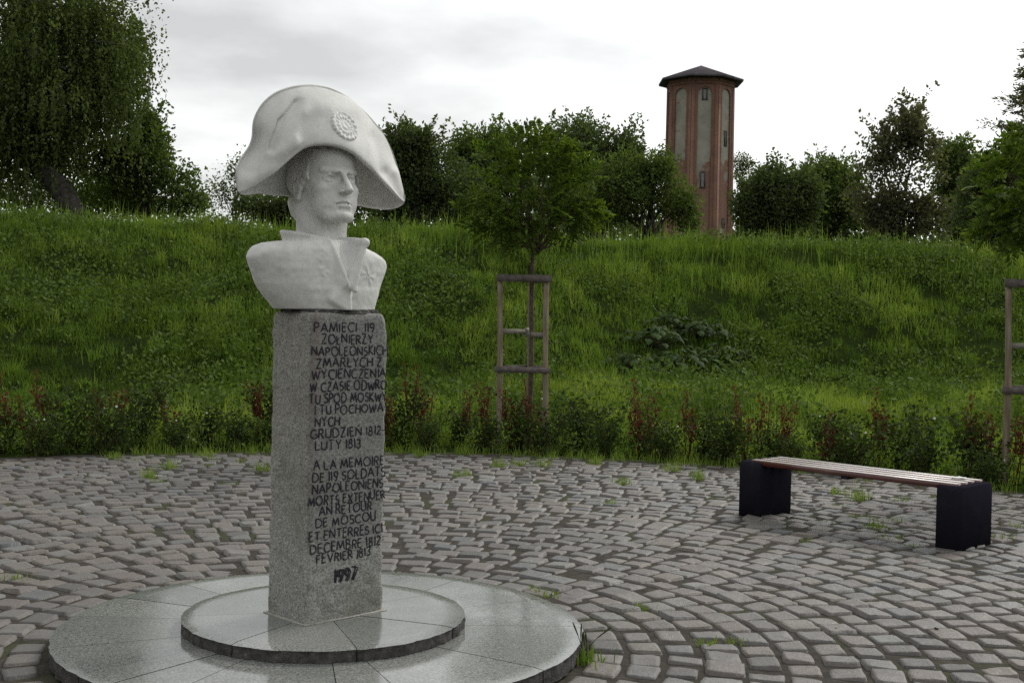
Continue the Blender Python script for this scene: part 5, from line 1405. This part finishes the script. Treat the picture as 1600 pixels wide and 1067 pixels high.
def bed_label(px):
    zone = ('in the bed below the weeping birch' if px < 215 else 'in the bed between birch and pillar' if px < 430 else 'in the bed between pillar and first guard' if px < 745 else
            'at the feet of the first tree guard' if px < 890 else 'in the bed between first guard and bench' if px < 1150 else 'in the bed right behind the bench' if px < 1540 else 'beside the guard at the photo edge')
    return zone
used = [0]*len(protos); n = 0
for row, (dr, ph) in enumerate(((.40, 0), (1.0, .5))):
    for k in range(34):
        a = .05 + (k + ph)/34*2.9
        r = PLAZA_R + dr + rng.normal(0, .08); x, y = CX + r*math.cos(a), CY + r*math.sin(a)
        if y < 6.0 or not in_view(np.array(x), np.array(y), .9): continue
        q = int(rng.integers(0, len(protos)))
        o = protos[q] if used[q] == 0 else copy_tree(protos[q])
        used[q] += 1
        o.location = (x, y, float(terrain_z(x, y)) - .01); o.rotation_euler = (0, 0, rng.uniform(-.7, .7)); sc = rng.uniform(.62, 1.22)*(1.05 if row == 1 else .92); o.scale = (sc*1.05, sc, sc)
        px = 800 + FPX*x/y
        tag(o, ('low dark shrub with few white flowers ' if q in (0, 2) else 'low dark green leafy shrub ') + bed_label(px), 'shrub', 'low shrubs in the bed round the plaza')
def red_proto(h):
    t = empty('red_leaved_plant'); b = MB(); bl = MB()
    for k in range(6):
        e = np.array((rng.normal(0, .15), rng.normal(0, .08), h*rng.uniform(.55, 1.05))); p = limb(b, (rng.normal(0, .03), rng.normal(0, .03), 0), e, .006, .003, sag=.03, wob=.15, n=4, seg=6)
        nl = 40; tt = rng.uniform(.45, 1, nl)*5; i0 = tt.astype(int).clip(0, 4); P = p[i0]*(1 - (tt - i0))[:, None] + p[i0+1]*(tt - i0)[:, None] + rng.normal(0, .018, (nl, 3))
        add_leaves(bl, P, .040, .55, np.tile(np.array((0, 0, .7)), (nl, 1)), spread=.8)
    b.build('stem', M['redleaf'], t); bl.build('foliage', M['redleaf'], t); return t
rp = [red_proto(.85), red_proto(.72), red_proto(1.0)]; ru = [0, 0, 0]
for px, top in ((8, 590), (48, 622), (76, 585), (152, 605), (182, 600), (270, 612), (408, 590), (612, 612), (648, 565), (660, 600), (728, 605), (765, 590), (800, 590), (840, 600), (1000, 598), (1020, 612), (1080, 618), (1168, 610), (1190, 612), (1225, 620), (1300, 645), (1385, 615), (1375, 640), (1520, 625), (1548, 640), (1592, 640)):
    th = math.atan((px - 800)/FPX); dx, dy = math.sin(th), math.cos(th); B = dx*CX + dy*CY; rr_ = PLAZA_R + rng.uniform(.5, 1.3); d = B + math.sqrt(B*B - (CX*CX + CY*CY) + rr_*rr_); x, y = dx*d, dy*d
    q = int(rng.integers(0, 3)); o = rp[q] if ru[q] == 0 else copy_tree(rp[q]); ru[q] += 1
    zt = at(px, top, y)[2]; z0 = float(terrain_z(x, y)); hs = max(.6, (zt - z0))/((.85, .72, 1.0)[q])
    o.location = (x, y, z0 - .02); o.rotation_euler = (0, 0, rng.uniform(0, 6)); o.scale = (.9, .9, hs)
    tag(o, 'red leaved plant above the low shrubs ' + bed_label(px), 'plant', 'red leaved plants in the bed')
# weeds on the paving
def weed_tuft(x, y, n, h, label, spikes=0, w=.007, tone=.6, spread=.05, group=None, zb=-.02):
    t = tag(empty('weed_tuft', (x, y, zb)), label, 'weed', group)
    b = MB(); xx, yy = rng.normal(0, spread, n), rng.normal(0, spread, n)
    add_blades(b, xx, yy, np.zeros(n), rng.uniform(.35, 1.0, n)*h, np.full(n, w), .55, np.clip(rng.normal(tone, .15, n), 0, 1)); b.build('foliage', M['grass'], t, attr='tone')
    if spikes:
        b = MB()
        for k in range(spikes):
            e = np.array((rng.normal(0, .035), rng.normal(0, .02), h*rng.uniform(1.1, 1.7))); p = limb(b, (rng.normal(0, .03), 0, 0), e, .0018, .0016, seg=5, n=4); b.tube(np.array([p[-2], p[-1], p[-1] + (p[-1]-p[-2])*.5]), [.0025, .0045, .002], 5)
        b.build('seed_spike', M['stem'], t)
def gp(px, py, z=0.0):
    p = at(px, py, 5.0); d = p - np.array((0, 0, H)); q = np.array((0, 0, H)) + d*((z - H)/d[2]); return q[0], q[1]
x, y = gp(912, 1030); weed_tuft(x, y, 90, .105, 'weed tuft with dark seed spikes growing at the rim of the lower granite disc', 6, .008, .55, .045)
PT = 'yellow green weed tufts in the paving joints'
for px, py in ((178, 715), (238, 745), (262, 730), (318, 712), (408, 735), (655, 712), (722, 742), (780, 728), (810, 726), (848, 728), (930, 725), (972, 755), (1090, 748), (1050, 735), (1345, 780), (1310, 770), (1370, 825)):
    x, y = gp(px, py); weed_tuft(x, y, 60, rng.uniform(.10, .2), 'yellow green weed tuft between cobbles ' + ('on the birch side of the pillar' if px < 430 else 'near the first tree guard' if px < 900 else 'between the first tree guard and the bench' if px < 1160 else 'under the bench'), 0, .007, .8, .05, PT)
for px, py in ((838, 920), (858, 928), (1003, 948), (1108, 1003), (1155, 1000)):
    x, y = gp(px, py); weed_tuft(x, y, 40, .05, 'small flat weed tuft ' + ('touching the back of the lower granite disc' if px < 900 else 'out on the open cobbles before the bench'), 0, .007, .75, .035, PT)
# dry weed at the bed edge
x, y = gp(212, 706); t = tag(empty('dry_weed', (x, y, -.02)), 'dry forked weed stalk leaning out of the bed on the birch side', 'weed')
b = MB(); p = limb(b, (0, 0, 0), (-.20, -.05, .22), .006, .004, seg=6)
for k in range(6): limb(b, p[2 + k % 4], p[2 + k % 4] + np.array((rng.normal(0, .08), rng.normal(0, .03), .08)), .004, .002, seg=4, n=4)
b.build('stalk', M['straw'], t)
x, y = gp(285, 697); b = MB(); add_leaves(b, rng.normal(0, 1, (16, 3))*np.array((.09, .02, .02)) + np.array((0, 0, .12)), .035, .8); o = b.build('paper_litter', M['paper']); o.location = (x, y, 0)
tag(o, 'torn white litter caught in the low shrubs on the birch side', 'litter')
# burdock on the slope
bp = None
for k, (px, py, d, sc) in enumerate(((985, 560, 21.0, 1.0), (1020, 520, 22.0, 1.1), (1060, 560, 21.2, 1.2), (1090, 510, 22.4, 1.1), (1125, 545, 21.6, 1.0), (1045, 495, 22.8, .9), (1150, 575, 21.0, .7))):
    x = at(px, py, d)[0]
    # find where this line of sight meets the slope
    ds = np.linspace(15, 30, 400); pts = np.array([at(px, py, q) for q in ds]); g = pts[:, 2] - terrain_z(pts[:, 0], pts[:, 1]); i0 = int(np.argmax(g < .25)); x, y = pts[i0, 0], ds[i0]
    if bp is None:
        bp = empty('burdock_plant'); bl = MB(); b = MB()
        for q in range(60):
            a = rng.uniform(0, 6.28); r = rng.uniform(.05, .60); e = np.array((r*math.cos(a), r*math.sin(a), .36 - r*.4 + rng.normal(0, .06))); limb(b, (0, 0, 0), e, .008, .005, seg=4, n=4)
            dr = np.array((math.cos(a), math.sin(a), -.25)); sd = np.array((-math.sin(a), math.cos(a), rng.normal(0, .2))); L = rng.uniform(.09, .20); w = L*.38
            V = [e, e + dr*L*.15 + sd*w*.8, e + dr*L*.5 + sd*w, e + dr*L - np.array((0, 0, .05)), e + dr*L*.5 - sd*w, e + dr*L*.15 - sd*w*.8, e + dr*L*.5 + np.array((0, 0, .03))]
            bl.add(V, tris=[(0, 1, 6), (1, 2, 6), (2, 3, 6), (3, 4, 6), (4, 5, 6), (5, 0, 6)])
        b.build('stalk', M['stem'], bp); bl.build('foliage', M['burdock'], bp); o = bp
    else: o = copy_tree(bp)
    o.location = (x, y, float(terrain_z(x, y)) - .03); o.rotation_euler = (0, 0, k*1.3); o.scale = (sc, sc, sc)
    tag(o, 'big leaved dark burdock on the slope between the first tree guard and the bench', 'plant', 'burdocks on the grassy slope')
